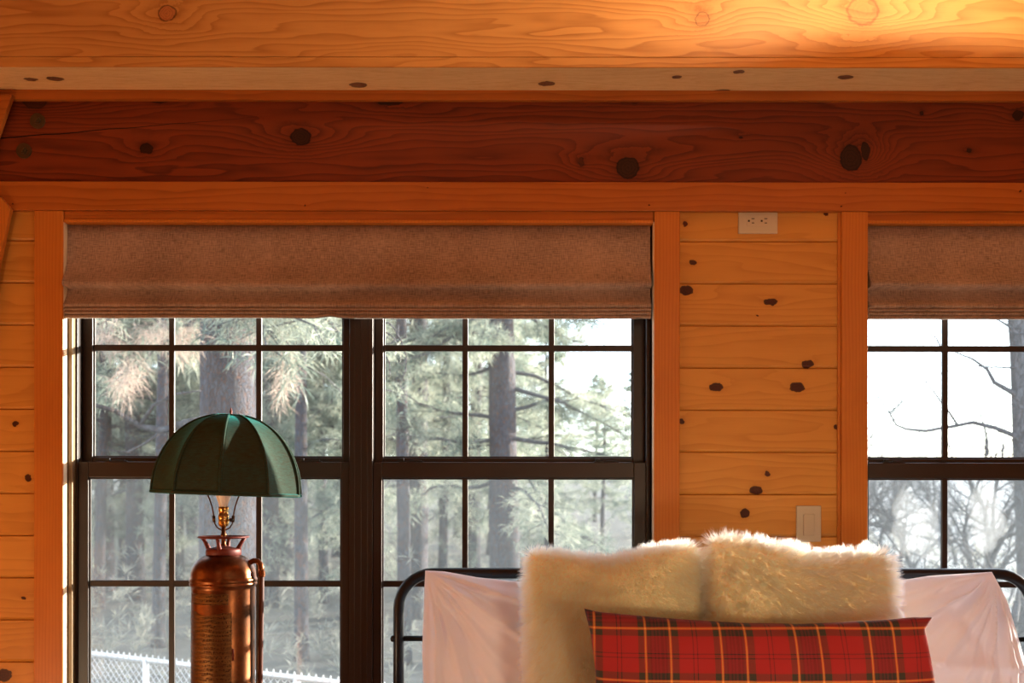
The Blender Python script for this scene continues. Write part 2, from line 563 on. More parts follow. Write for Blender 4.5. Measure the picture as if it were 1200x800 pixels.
M['copper'] = copper()
M['plate'] = brass_plate()
M['brass'] = plain('old_brass', (.55, .33, .10), .25, Metallic=1.0)
M['redpaint'] = plain('worn_red_paint', (.12, .012, .005), .55, Metallic=.2)
M['hose'] = plain('brown_rubber_hose', (.085, .020, .010), .5)
M['harp'] = plain('bronze_wire', (.09, .045, .02), .35, Metallic=.9)
M['bulb'] = plain('bulb_glass', (.80, .74, .66), .35)


def shade_fabric():
    g = G('green_velvet')
    c = g.coords(); X = g.xyz(c)
    n = g.noise(g.node('ShaderNodeVectorMath', {0: c, 1: (60, 60, 260)}, operation='MULTIPLY').outputs[0], 1.0, 4, .6)
    n2 = g.noise(c, 22, 4)
    col = g.mix(g.mr(n, .3, .7), (.028, .032, .017), (.027, .056, .042))
    col = g.mix(g.mr(n2, .45, .75, 0, .5), col, (.035, .030, .014))
    return g.bsdf(col, .8, n, .5, .002, Specular_IOR_Level=.1, Sheen_Weight=.55, Sheen_Roughness=.35, Sheen_Tint=(.02, .55, .55, 1))


M['velvet'] = shade_fabric()
M['lining'] = plain('shade_lining', (.62, .40, .32), .8)
M['bedmetal'] = plain('bed_enamel', (.012, .013, .016), .32, Metallic=.4)
M['ivory'] = plain('ivory_plastic', (.48, .40, .28), .35)
M['slot'] = plain('slot_dark', (.02, .012, .008), .6)
M['washer'] = plain('steel_washer', (.12, .085, .045), .45, Metallic=.9)
M['galv'] = plain('galvanized_steel', (.72, .74, .76), .35, Metallic=.55)


def bark(name, a, b, c):
    g = G(name)
    co = g.coords()
    st = g.node('ShaderNodeVectorMath', {0: co, 1: (1, 1, .28)}, operation='MULTIPLY').outputs[0]
    vo = g.node('ShaderNodeTexVoronoi', {'Vector': g.node('ShaderNodeVectorMath', {0: st, 1: g.vec(g.noise(st, 9, 3), g.noise(st, 11, 3), 0.0)}, operation='ADD').outputs[0], 'Scale': 12.0}, feature='DISTANCE_TO_EDGE')
    d = vo.outputs['Distance']
    n = g.noise(st, 40, 5, .65)
    col = g.mix(g.mr(n, .35, .65), a, b)
    col = g.mix(g.mr(d, .0, .08, .85, 0), col, c)
    h = g.m('ADD', g.mr(d, 0, .15), g.m('MULTIPLY', n, .6))
    return g.bsdf(col, .9, h, .9, .03)


M['bark'] = bark('pine_bark', (.035, .041, .058), (.095, .098, .125), (.17, .07, .035))
M['bark_grey'] = bark('grey_bark', (.08, .085, .095), (.16, .165, .185), (.05, .05, .055))


def leaf(name, a, b, tr):
    g = G(name)
    oi = g.noise(g.coords(), 1.6, 3)
    r = g.node('ShaderNodeNewGeometry').outputs['Random Per Island']
    col = g.mix(g.m('ADD', g.m('MULTIPLY', r, .5), g.mr(oi, .35, .65, -.1, .6), clamp=True), a, b)
    d = g.node('ShaderNodeBsdfPrincipled', {'Base Color': col, 'Roughness': .45})
    t = g.node('ShaderNodeBsdfTranslucent', {'Color': col})
    mx = g.node('ShaderNodeMixShader', {0: tr, 1: d.outputs[0], 2: t.outputs[0]})
    g.link(mx.outputs[0], g.out.inputs[0])
    return g.mat


M['needles'] = leaf('pine_needles', (.07, .135, .12), (.58, .60, .48), .5)  # dark-to-pale clumps put sunlit sparkle into the needle colour
M['needles_dry'] = leaf('dry_needles', (.42, .31, .26), (.62, .50, .42), .45)
M['brush'] = leaf('brush_leaves', (.20, .21, .18), (.42, .42, .36), .4)


def ground_mat():
    g = G('forest_floor')
    n = g.noise(g.coords(), .8, 6, .65)
    n2 = g.noise(g.coords(), 12, 4, .7)
    col = g.mix(g.mr(n, .35, .65), (.09, .09, .085), (.20, .19, .17))
    col = g.mix(g.mr(n2, .4, .7, 0, .6), col, (.14, .12, .09))
    Xc = g.xyz(g.coords())
    col = g.mix(g.mr(g.m('SUBTRACT', Xc[0], g.m('MULTIPLY', Xc[1], .12)), .5, 3.0), col, g.mix(g.mr(n2, .35, .65), (.34, .35, .34), (.52, .53, .52)))  # paler towards the right: sunlit haze put into the ground colour
    return g.bsdf(col, .95, n2, .6, .05)


M['ground'] = ground_mat()

# ------------------------------------------------------------------ room shell
XL, XR = -2.45, 3.1
YBK = -6.0
ZC = 3.35
W1 = (PX(74, -.02), PX(765.5, -.02))          # opening of the double window
W2 = (PX(1017, -.02), PX(1017, -.02) + 1.83)
ZT = PZ(260, -.01)
ZS = PZ(832, .05)


def boards(mb, x0, x1, z0, z1):
    """lapped, chamfered boards: front plane y=0, joints every PITCH from GZ0"""
    k0 = math.floor((z0 - GZ0) / PITCH)
    k = k0
    while GZ0 + k * PITCH < z1 - 1e-6:
        a = max(z0, GZ0 + k * PITCH); b = min(z1, GZ0 + (k + 1) * PITCH)
        c = .009
        prof = [(a, .009), (a + .0010, .0085), (a + .0014, .0060), (a + .0095, 0), (b - .0020, 0), (b - .0005, .0015), (b, .009)]
        vs = []
        for z, y in prof: vs += [(x0, y, z), (x1, y, z)]
        fs = [(2 * i, 2 * i + 1, 2 * i + 3, 2 * i + 2) for i in range(len(prof) - 1)]
        mb.add(vs, fs)
        k += 1


mb = MB()
ZD = PZ(215)                                   # the boards run up behind the header
for (a, b, lo, hi) in ((XL, W1[0], 0, ZD), (W1[1], W2[0], 0, ZD), (W2[1], XR, 0, ZD), (W1[0], W1[1], 0, ZS), (W2[0], W2[1], 0, ZS)):
    boards(mb, a, b, lo, hi)
# wall body behind
for (a, b, lo, hi) in ((XL, W1[0], 0, ZC), (W1[1], W2[0], 0, ZC), (W2[1], XR, 0, ZC), (W1[0], W1[1], 0, ZS), (W2[0], W2[1], 0, ZS),
                       (W1[0], W1[1], ZT, ZC), (W2[0], W2[1], ZT, ZC)):
    mb.box(a, b, .0095, .13, lo, hi)
o = mb.build('wall_front', M['wall']); tag(o, kind='structure')
for nm, bx in (('wall_left', (XL - .12, XL, YBK, .13, 0, ZC)), ('wall_right', (XR, XR + .12, YBK, .13, 0, ZC)),
               ('wall_back', (XL, XR, YBK - .12, YBK, 0, ZC))):
    tag(MB().box(*bx).build(nm, M['roomwood']), kind='structure')
tag(MB().box(XL - .12, XR + .12, YBK - .12, .13, -.12, 0).build('floor', M['floorw']), kind='structure')
tag(MB().box(XL - .12, XR + .12, YBK - .12, .13, ZC, ZC + .1).build('ceiling', M['roomwood']), kind='structure')
ntrim = 0


def trim(mb, mat, bevel=.0018):
    global ntrim
    ntrim += 1
    return tag(mb.build('trim_%d' % ntrim, mat, bevel=bevel), kind='structure')


ZH0, ZH1 = PZ(247, -.02), PZ(213.5, -.02)      # header board
# side casings
for (a, b, yy) in ((39.5, 73.5, -.02), (766.5, 796.5, -.02), (986, 1017, -.02)):
    trim(MB().box(PX(a, yy), PX(b, yy), yy, .0, ZS - .1, ZH0), M['case'], .003)
xr2 = W2[1]
trim(MB().box(xr2, xr2 + .085, -.02, 0, ZS - .1, ZH0), M['case'], .003)
# thin return bead next to the middle panel
trim(MB().box(PX(981.5, -.008), PX(986, -.008), -.008, 0.0, ZS - .1, ZH0), M['case'], .001)
# header board, inner head casing and its bead
trim(MB().box(XL + .01, XR, -.024, 0, ZH0, ZH1), M['header'])
for a, b in (W1, W2):
    trim(MB().box(a, b, -.014, .02, PZ(258.5, -.014), ZH0), M['header'])
    trim(MB().box(a, b, -.018, .02, PZ(261, -.018), PZ(257.5, -.018)), M['case'], .0012)
    # jamb boards, head board and stool round the reveal
    trim(MB().box(a - .012, a, -.016, .11, ZS, ZT), M['jamb'])
    trim(MB().box(b, b + .012, -.016, .11, ZS, ZT), M['jamb'])
    trim(MB().box(a, b, .02, .11, ZT - .001, ZT + .018), M['sillw'])
    trim(MB().box(a - .1, b + .1, -.05, .035, ZS - .025, ZS), M['sillw'])
# light strip over the dark beam
trim(MB().box(XL + .01, XR, -.03, .0, PZ(117, -.03), ZB), M['header'], .002)

# dark tie beam with its two bolts
dk = MB().box(PX(-180), XR, -.012, .0095, ZH1 + .001, PZ(117, -.012)).build('tie_beam', M['darkbeam'], bevel=.002)
tag(dk, 'dark reddish brown timber beam running above the windows', 'beam')
for i, (px, py) in enumerate(((43.5, 142.5), (27.5, 177.5))):
    p = P(px, py, -.014)
    m_ = MB()
    R = 8.6 * 3.186 / 1200
    vs = []
    def disc(mbb, r, y0, y1, seg=28, hole=0):
        a = [(p.x + r * math.cos(2 * PI * k / seg), y0, p.z + r * math.sin(2 * PI * k / seg)) for k in range(seg)]
        b = [(q[0], y1, q[2]) for q in a]
        fs = [tuple(range(seg)), tuple(range(2 * seg - 1, seg - 1, -1))] + [(k, (k + 1) % seg + 0, (k + 1) % seg + seg, k + seg) for k in range(seg)]
        mbb.add(a + b, fs)
    disc(m_, R, -.0165, -.012)
    w_ = m_.build('washer', M['washer'], dk, bevel=.0008)
    m2 = MB(); disc(m2, R * .52, -.024, -.0165, 6); disc(m2, R * .26, -.030, -.024, 14)
    m2.build('bolt', M['washer'], w_, bevel=.0008)

# big boxed beam in front: face board, bottom board
Z67 = PZ(67, YB)
bm_ = empty('boxed_beam', (0, 0, 0))
tag(bm_, 'large honey-coloured boxed beam across the top, lamplit at its right end', 'beam')
MB().box(XL + .01, XR, YB, YB + .03, Z67 + .001, ZC).build('face_board', M['facia'], bm_, bevel=.0015)
MB().box(XL + .01, XR, YB + .006, -.013, ZB, Z67).build('bottom_board', M['soffit'], bm_)
MB().box(XL + .01, XR, YB, YB + .006, ZB, Z67).build('edge_strip', M['facia'], bm_, bevel=.0015)

# diagonal timber ends at the far left edge
yb = -.05
m_ = MB().prism([(PX(13.5, yb), PZ(111, yb)), (PX(-70, yb), PZ(111, yb)), (PX(-105, yb), PZ(212, yb)), (PX(-21, yb), PZ(212, yb)), (PX(-6, yb), PZ(168, yb))], yb, -.031)
o = m_.build('slanted_rafter', M['header'], bevel=.002)
tag(o, 'slanted timber end over the dark beam above its two bolts, far left', 'rafter')
yb = -.045
m_ = MB().prism([(PX(11.5, yb), PZ(245, yb)), (PX(0, yb), PZ(231, yb)), (PX(-60, yb), PZ(231, yb)), (PX(-230, yb), .001), (PX(-165, yb), .001), (PX(2, yb), PZ(289, yb))], yb, -.0245)
m_ = m_
o = m_.build('angled_brace', M['case'], bevel=.002)
tag(o, 'orange wooden brace end with clipped corner under the header at far left', 'brace')

# ------------------------------------------------------------------ windows
YU0, YU1 = .072, .100       # upper (outer) sash
YL0, YL1 = .040, .068       # lower (inner) sash
D_ = .003                   # glass half thickness


def pxm(px): return PX(px, .05)


def sash(name, root, x0, x1, z0, z1, y0, y1, sl, sr, rb, rt, vx, hz, glassmat, latches=()):
    """one sash: stiles and rails with a stepped glazing bead, muntins, pane"""
    m_ = MB()
    m_.box(x0, x0 + sl, y0, y1, z0, z1)
    m_.box(x1 - sr, x1, y0, y1, z0, z1)
    m_.box(x0 + sl, x1 - sr, y0, y1, z0, z0 + rb)
    m_.box(x0 + sl, x1 - sr, y0, y1, z1 - rt, z1)
    gx0, gx1, gz0, gz1 = x0 + sl, x1 - sr, z0 + rb, z1 - rt
    yg = (y0 + y1) / 2
    for x in vx: m_.box(x - .0092, x + .0092, yg - .006, yg + .006, gz0, gz1)
    for z in hz: m_.box(gx0, gx1, yg - .0055, yg + .0055, z - .0098, z + .0098)
    s_ = m_.build(name, M['frame'], root, bevel=.0022)
    # shallow bead round the glass
    b_ = MB(); w = .005
    b_.box(gx0, gx0 + w, y0 + .007, yg, gz0, gz1); b_.box(gx1 - w, gx1, y0 + .007, yg, gz0, gz1)
    b_.box(gx0 + w, gx1 - w, y0 + .007, yg, gz0, gz0 + w); b_.box(gx0 + w, gx1 - w, y0 + .007, yg, gz1 - w, gz1)
    b_.build('glazing_bead', M['frame'], s_, bevel=.001)
    MB().add([(gx0, yg, gz0), (gx1, yg, gz0), (gx1, yg, gz1), (gx0, yg, gz1)], [(0, 1, 2, 3)]).build('glass_pane', glassmat, s_)
    for (lx0, lx1) in latches:
        l_ = MB()
        l_.box(lx0, lx1, y0 + .003, y0 + .018, z1, z1 + .0035)
        l_.box(lx0 + .004, lx0 + .018, y0 + .001, y0 + .014, z1 + .0035, z1 + .011)
        l_.box(lx0 + .03, lx1 - .006, y0 + .004, y0 + .012, z1 + .0035, z1 + .007)
        l_.build('tilt_latch', M['black'], s_, bevel=.001)
    return s_


def window(name, units, XA, XB, low_glass):
    root = empty(name, (0, 0, 0)); tag(root, kind='structure')
    fr = MB()
    zt, zb = ZT, ZS
    fr.box(XA, XB, .036, .115, zt - .03, zt)
    fr.box(XA, XB, .036, .115, zb, zb + .022)
    for (s0, s1) in units['solid']:
        fr.box(s0, s1, .036, .115, zb + .022, zt - .03)
    fr.build('window_frame', M['frame'], root, bevel=.0025)
    for (s0, s1) in units.get('liner', ()):
        MB().box(s0, s1, .013, .115, zb + .022, zt - .03).build('jamb_liner', M['liner'], root, bevel=.002)
    if 'mull' in units:
        for (s0, s1) in units['mull']:
            m_ = MB()
            m_.box(s0, s1, .030, .115, zb + .022, zt - .03)
            for fx in (.22, .5, .78):
                xx = s0 + (s1 - s0) * fx
                m_.box(xx - .0016, xx + .0016, .0285, .031, zb + .022, zt - .03)
            m_.build('mullion', M['frame'], root, bevel=.0018)
    zu_b = PZ(546, .085)
    for (x0, x1, gl, gr, vx) in units['sash']:
        sl, sr = gl - x0, x1 - gr
        zm = PZ(408, .085)
        sash('upper_sash', root, x0, x1, zu_b, zt - .03, YU0, YU1, sl, sr, PZ(536.5, .085) - zu_b, .03, [v * (3.285 / 3.25) for v in vx], [zm], M['glass'])
        z1 = PZ(541.5, .045); zg1 = PZ(560, .05)
        lt = [(pxm(a), pxm(b)) for a, b in units['latch'] if x0 < pxm(a) < x1]
        sash('lower_sash', root, x0, x1, zb + .022, z1, YL0, YL1, sl, sr, PZ(811, .05) - zb - .022, z1 - zg1, vx, [PZ(684, .05)], low_glass, lt)
        sc_ = MB()
        sc_.add([(x0, .108, zb + .03), (x1, .108, zb + .03), (x1, .108, zu_b + .02), (x0, .108, zu_b + .02)], [(0, 1, 2, 3)])
        sc_.build('insect_screen', M['screen'], root)
    return root


u1 = dict(
    solid=[(pxm(90.5), pxm(93)), (pxm(756.5), W1[1])],
    liner=[(W1[0], pxm(90.5))],
    mull=[(pxm(410.5), pxm(437.5))],
    sash=[(pxm(93), pxm(410.5), pxm(105), pxm(400.5), [pxm(201.5), pxm(303.5)]),
          (pxm(437.5), pxm(756.5), pxm(448), pxm(742.5), [pxm(545), pxm(646)])],
    latch=[(123, 149), (350, 377), (467, 496), (696, 725)])
window('window_1', u1, W1[0], W1[1], M['glass_low'])
x2 = W2[0]
u2 = dict(
    solid=[(x2 - .03, x2 + .0), (x2 + .9 + .02, x2 + .9 + .055), (W2[1] - .03, W2[1] + .0)],
    mull=[],
    sash=[(x2, x2 + .92, pxm(1016), x2 + .885, [pxm(1107), pxm(1208), pxm(1309)]),
          (x2 + .955, W2[1] - .03, x2 + .99, W2[1] - .06, [pxm(1480), pxm(1580)])],
    latch=[(1034, 1060), (1290, 1320)])
window('window_2', u2, W2[0], W2[1], M['glass_right'])


# ------------------------------------------------------------------ roman shades
def roman(name, x0, x1, label, seed, notch=None):
    prof = [(261, .012), (268, .011), (269, .0085), (285, .007), (305, .003), (318, -.009), (327, -.022), (333, -.031), (336.5, -.032), (338.8, -.024), (338.4, .009),
            (341, .007), (348, .001), (354, -.011), (358, -.020), (360.3, -.019), (361, -.008), (361.3, -.012), (363, -.019), (364.6, -.018), (365, -.007),
            (365.6, -.012), (367, -.018), (368.8, -.016), (369, -.006), (369.6, -.010), (371.5, -.015), (373.5, -.012), (373.2, .004), (366, .009), (262, .017)]
    nx = 140
    vs = []; fs = []
    D = -.0 - CAM.y
    for i in range(nx + 1):
        t = i / nx
        x = x0 + (x1 - x0) * t
        for (py, y) in prof:
            k = max(0, (py - 262) / 112)
            s1 = noise.noise(Vector((x * 2.2, seed, k * 1.5)))
            s2 = noise.noise(Vector((x * 6, seed + 5, k * 3)))
            z = PZ(py, 0)
            if 330 < py < 342: z -= .006 * (math.sin(PI * t) ** 1) * 1.0 - .003
            z += s1 * .003 * k
            if notch is not None and py > 368:
                z += .006 * math.exp(-((x - notch) / .03) ** 2)
            yy = y + k * (s1 * .010 + s2 * .005) * (1 if y < .01 else .2)
            yy = max(-.042, min(.02, yy))
            edge = min(t, 1 - t)
            vs.append((x, yy, z))
    n = len(prof)
    for i in range(nx):
        for j in range(n - 1):
            a = i * n + j
            fs.append((a, a + 1, a + n + 1, a + n))
        a = i * n
        fs.append((a + n - 1, a, a + n, a + 2 * n - 1))
    fs.append(tuple(range(n))); fs.append(tuple(nx * n + k for k in range(n - 1, -1, -1)))
    o = MB().add(vs, fs).build(name, M['linen'], smooth=True)
    tag(o, label, 'window shade', 'linen roman shades')
    return o


roman('roman_shade', PX(77.5, 0), PX(762, 0), 'long grey-brown linen roman shade folded up over the wide double window', 1.0, PX(386, 0))
roman('roman_shade', W2[0] + .004, W2[1] - .02, 'grey-brown linen roman shade above the window beside the light switch', 4.0)

# ------------------------------------------------------------------ outlet and switch
r = empty('wall_outlet', P(888, 261, 0)); tag(r, 'ivory duplex outlet mounted sideways just under the header board', 'outlet')
y0 = -.0075
MB().box(PX(865, y0), PX(911, y0), y0, 0, PZ(273, y0), PZ(248.2, y0)).build('cover_plate', M['ivory'], r, bevel=.002)
rc = MB().box(PX(875, y0), PX(901.5, y0), y0 - .0015, y0, PZ(264.3, y0), PZ(251.7, y0)).build('receptacle', M['ivory'], r, bevel=.0008)
s_ = MB()
yy = y0 - .0018
for cx in (877.2, 892.2):
    s_.box(PX(cx - 1.1, yy), PX(cx + 1.1, yy), yy, y0, PZ(259.4, yy), PZ(257.2, yy))
    s_.box(PX(cx + 3, yy), PX(cx + 6.6, yy), yy, y0, PZ(256.2, yy), PZ(255.2, yy))
    s_.box(PX(cx + 3.4, yy), PX(cx + 6.2, yy), yy, y0, PZ(261.2, yy), PZ(260.2, yy))
s_.build('slots', M['slot'], rc)
for cx in (869.5, 906.5):
    MB().tube([(PX(cx, y0), y0 - .001, PZ(258, y0)), (PX(cx, y0), y0 + .002, PZ(258, y0))], .0025, 10).build('screw', M['ivory'], r)
r = empty('light_switch', P(948, 612, 0)); tag(r, 'ivory rocker light switch on the pine boards above the fur pillow', 'switch')
MB().box(PX(933.5, y0), PX(962.5, y0), y0, 0, PZ(634, y0), PZ(591.8, y0)).build('cover_plate', M['ivory'], r, bevel=.002)
MB().prism([(PX(941.5, y0), PZ(626.8, y0)), (PX(954.5, y0), PZ(626.8, y0)), (PX(954.5, y0), PZ(601.5, y0)), (PX(941.5, y0), PZ(601.5, y0))], y0 - .003, y0).build('rocker', M['ivory'], r, bevel=.0012)
for py in (595.5, 630.5):
    MB().tube([(PX(948, y0), y0 - .001, PZ(py, y0)), (PX(948, y0), y0 + .002, PZ(py, y0))], .0022, 10).build('screw', M['ivory'], r)

# ------------------------------------------------------------------ lamp made from an extinguisher
YLm = -.36
sc = (YLm - CAM.y) / F                        # metres per pixel there
lx = PX(262, YLm)


def lz(py): return PZ(py, YLm)


NS_TOP = lz(893)
lamp = empty('table_lamp', (lx, YLm, NS_TOP))
tag(lamp, 'table lamp made from a copper fire extinguisher under a green dome shade', 'lamp')
C0 = (lx, YLm, 0)
prof = [(36, 893), (37.5, 892), (37.5, 886), (36.3, 884), (36.3, 690), (36.6, 687), (38.3, 685), (38.6, 683.2), (37.6, 682), (38.6, 681), (38.8, 678.5), (37.8, 676.8),
        (37.4, 675), (37, 670), (35.8, 665.5), (33.5, 661), (30.5, 657), (27, 654), (23.5, 652), (20.5, 651), (19.5, 650.5)]
MB().lathe([(r_ * sc, lz(y_)) for r_, y_ in prof], C0, 72).build('tank', M['copper'], lamp, smooth=True)


def curved_plate(name, px0, px1, py0, py1, rad, mat, parent, raise_=.0008, wavy=False):
    """a thin plate bent round the tank"""
    a0 = math.asin(max(-1, (px0 - 262) / 37.5)); a1 = math.asin(min(1, (px1 - 262) / 37.5))
    nx, nz = 24, 14
    m_ = MB(); vs = []; fs = []
    for side, rr in ((0, rad + raise_), (1, rad - .0004)):
        for j in range(nz + 1):
            for i in range(nx + 1):
                t = i / nx; a = a0 + (a1 - a0) * t
                zt_ = lz(py0)
                if wavy: zt_ += sc * (3.0 * math.exp(-((t - .12) / .16) ** 2) - 2.5 * math.exp(-((t - .5) / .18) ** 2) + 1.5 * math.exp(-((t - .9) / .1) ** 2))
                z = lz(py1) + (zt_ - lz(py1)) * j / nz
                vs.append((lx + rr * math.sin(a), YLm - rr * math.cos(a), z))
    n1_ = (nx + 1) * (nz + 1)
    for j in range(nz):
        for i in range(nx):
            a = j * (nx + 1) + i
            fs.append((a, a + 1, a + nx + 2, a + nx + 1))
            fs.append((n1_ + a + nx + 1, n1_ + a + nx + 2, n1_ + a + 1, n1_ + a))
    for i in range(nx):
        a = i; fs.append((a, n1_ + a, n1_ + a + 1, a + 1))
        a = nz * (nx + 1) + i; fs.append((a, a + 1, n1_ + a + 1, n1_ + a))
    for j in range(nz):
        a = j * (nx + 1); b = a + nx + 1
        fs.append((a, b, n1_ + b, n1_ + a))
        a += nx; b += nx
        fs.append((a, n1_ + a, n1_ + b, b))
    m_.add(vs, fs)
    o = m_.build(name, mat, parent, smooth=False)
    return o


RT = 36.3 * sc
pl = curved_plate('name_band', 231, 277, 693.5, 705, RT, M['plate'], lamp, .0010)
curved_plate('instruction_plate', 228.5, 280.5, 715.5, 870, RT, M['plate'], lamp, .0012, True)
# raised rims of the plates
rim = MB()
def ring_seg(px0, py0, px1, py1, n=16, r=.0011):
    pts = []
    for i in range(n + 1):
        t = i / n; px = px0 + (px1 - px0) * t; py = py0 + (py1 - py0) * t
        a = math.asin((px - 262) / 37.5)
        pts.append((lx + (RT + .0006) * math.sin(a), YLm - (RT + .0006) * math.cos(a), lz(py)))
    rim.tube(pts, r, 6)
for (a, b, c, d) in ((231, 693.5, 277, 693.5), (231, 705, 277, 705), (231, 693.5, 231, 705), (277, 693.5, 277, 705), (228.5, 714, 228.5, 870), (280.5, 714, 280.5, 870),
                     (229, 746, 280, 746), (229, 784, 280, 784)):
    ring_seg(a, b, c, d)
rim.build('plate_rims', M['plate'], lamp, smooth=True)
# small valve tab right of the plate
MB().tube([(lx + RT * math.sin(.56), YLm - RT * math.cos(.56), lz(756)), (lx + RT * math.sin(.58), YLm - RT * math.cos(.58) - .002, lz(762)), (lx + RT * math.sin(.57), YLm - RT * math.cos(.57), lz(769))], .0028, 8).build('side_lug', M['redpaint'], lamp, smooth=True)
# red collar with handwheel
cap = MB()
cap.lathe([(19.5 * sc, lz(650.8)), (20.3 * sc, lz(650)), (20.3 * sc, lz(644.5)), (19.6 * sc, lz(643)), (14 * sc, lz(642.2)), (9 * sc, lz(641)), (4 * sc, lz(639.5))], C0, 48)
cap_o = cap.build('collar', M['redpaint'], lamp, smooth=True)
wh = MB()
nrm = 60; R_ = 27.3 * sc
wh.lathe([(24.4 * sc, lz(630.6)), (27 * sc, lz(630.9)), (29.2 * sc, lz(630)), (29.6 * sc, lz(629.2)), (29.2 * sc, lz(628.4)), (25.5 * sc, lz(628.2)), (24.4 * sc, lz(628.8)), (24.4 * sc, lz(630.6))], C0, 60, (False, False))
wh.build('handwheel', M['redpaint'], cap_o, smooth=True)
for k in range(4):
    a = PI / 4 * 0 + k * PI / 2
    s_ = MB()
    ca, sa = math.cos(a), math.sin(a)
    pts = [(lx + rr * sc * ca, YLm + rr * sc * sa, lz(yy_)) for rr, yy_ in ((25, 629.8), (21.5, 635), (18.3, 641), (17, 645))]
    s_.tube(pts, [2.4 * sc, 2.2 * sc, 2.8 * sc, 3.6 * sc], 8)
    s_.build('wheel_spoke', M['redpaint'], cap_o, smooth=True)
MB().lathe([(4.4 * sc, lz(641)), (3.6 * sc, lz(639)), (2.7 * sc, lz(637)), (2.7 * sc, lz(629)), (3.4 * sc, lz(628)), (3.4 * sc, lz(626)), (2.6 * sc, lz(625)), (2.6 * sc, lz(617))], C0, 24).build('stem', M['copper'], lamp, smooth=True)
so = MB().lathe([(2.6 * sc, lz(619)), (3.2 * sc, lz(617.5)), (5.4 * sc, lz(616.5)), (6.1 * sc, lz(614)), (6.1 * sc, lz(609.5)), (5.6 * sc, lz(608.8)), (6.2 * sc, lz(608)), (6.2 * sc, lz(603.5)), (5.5 * sc, lz(603)),
                 (5.5 * sc, lz(598.5)), (6.1 * sc, lz(598)), (6.1 * sc, lz(594.5)), (5.4 * sc, lz(594))], C0, 32).build('socket', M['brass'], lamp, smooth=True)
MB().tube([(lx + 5.5 * sc, YLm - .004, lz(609.5)), (lx + 8.5 * sc, YLm - .006, lz(609.5)), (lx + 9, YLm, 0)][:2], 1.1 * sc, 8).build('switch_stem', M['brass'], so, smooth=True)
MB().lathe([(.5 * sc, -2.4 * sc), (2.0 * sc, -1.6 * sc), (2.6 * sc, 0), (2.0 * sc, 1.6 * sc), (.5 * sc, 2.4 * sc)], (lx + 9.5 * sc, YLm - .006, lz(609.5)), 14).build('switch_knob', M['black'], so, smooth=True)
MB().lathe([(5.0 * sc, lz(594.5)), (5.8 * sc, lz(590)), (7.4 * sc, lz(586)), (9.0 * sc, lz(580)), (10.6 * sc, lz(573)), (11.2 * sc, lz(566)), (10.4 * sc, lz(559)), (7.5 * sc, lz(553.5)), (3 * sc, lz(551))], C0, 32).build('bulb', M['bulb'], lamp, smooth=True)
TILT = math.radians(2.0)
hp = MB()
for s in (-1, 1):
    pts = [(0, 621), (4 * s, 620.5), (7.5 * s, 618.5), (10.2 * s, 614), (11.2 * s, 608.5), (11.5 * s, 604), (13.5 * s, 594), (16.5 * s, 585), (20 * s, 577), (26 * s, 560), (28 * s, 540), (26 * s, 518), (18 * s, 500), (8 * s, 492), (5, 489.5)]
    pts = [(lx + (a + (5 if False else 0) + max(0, (577 - y_)) / 90 * 5) * sc, YLm, lz(y_)) for a, y_ in pts]
    hp.tube(pts, .9 * sc, 8)
ho = hp.build('harp', M['harp'], lamp, smooth=True)
for s in (-1, 1):
    MB().tube([(lx + 11.0 * s * sc, YLm, lz(612)), (lx + 11.5 * s * sc, YLm, lz(604.5))], 1.9 * sc, 10).build('ferrule', M['harp'], ho, smooth=True)
# shade: ten gores, fabric hollowed between the wires
SX = PX(267.3, YLm)
SZ = lz(578.5)
SR, SH = 86 * sc, 91 * sc
nr = 10; phase = math.radians(9.5)


def shade_pt(th, t, off=0):
    """th: angle measured from the camera side towards +x; t 0 rim .. 1 top"""
    ph = t * PI / 2 * .885
    r = SR * math.cos(ph) ** .92
    z = SH * math.sin(ph) / math.sin(PI / 2 * .885)
    k = ((th - phase) / (2 * PI / nr)) % 1.0
    chord = math.cos(PI / nr) / math.cos((k - .5) * 2 * PI / nr)      # flat gore
    hollow = 1 - .055 * math.sin(PI * k) * math.sin(PI * min(1, t * 1.1 + .12))
    r = r * (1 + (chord - 1) * .95) * hollow + off
    x, y = r * math.sin(th), -r * math.cos(th)
    # the shade leans a little to the right
    X_ = x * math.cos(TILT) + z * math.sin(TILT)
    Z_ = -x * math.sin(TILT) + z * math.cos(TILT)
    return Vector((SX + X_, YLm + y, SZ + Z_))


nt_, na = 28, nr * 14
for nm, mat, off in (('lamp_shade', M['velvet'], 0), ('shade_lining', M['lining'], -.0025)):
    vs = [shade_pt(2 * PI * (i / na) + phase, j / nt_, off) for j in range(nt_ + 1) for i in range(na)]
    fs = []
    for j in range(nt_):
        for i in range(na):
            i2 = (i + 1) % na
            q = (j * na + i, j * na + i2, (j + 1) * na + i2, (j + 1) * na + i)
            fs.append(q if off == 0 else q[::-1])
    if nm == 'lamp_shade':
        sh_o = MB().add(vs, fs).build(nm, mat, lamp, smooth=True)
    else:
        MB().add(vs, fs).build(nm, mat, sh_o, smooth=True)
for k in range(nr):
    th = phase + k * 2 * PI / nr
    MB().tube([shade_pt(th, j / 24, .0006) for j in range(25)], 1.5 * sc, 8).build('shade_seam', M['velvet'], sh_o, smooth=True)
rimm = MB()
pts = [shade_pt(2 * PI * i / na + phase, 0, .001) for i in range(na)] + [shade_pt(phase, 0, .001), shade_pt(phase + 2 * PI / na, 0, .001)]
rimm.tube(pts, 2.0 * sc, 8, caps=False)
pts = [shade_pt(2 * PI * i / na + phase, 1, 0) for i in range(na)] + [shade_pt(phase, 1, 0), shade_pt(phase + 2 * PI / na, 1, 0)]
rimm.tube(pts, 1.1 * sc, 8, caps=False)
rimm.build('rim_binding', M['velvet'], sh_o, smooth=True)
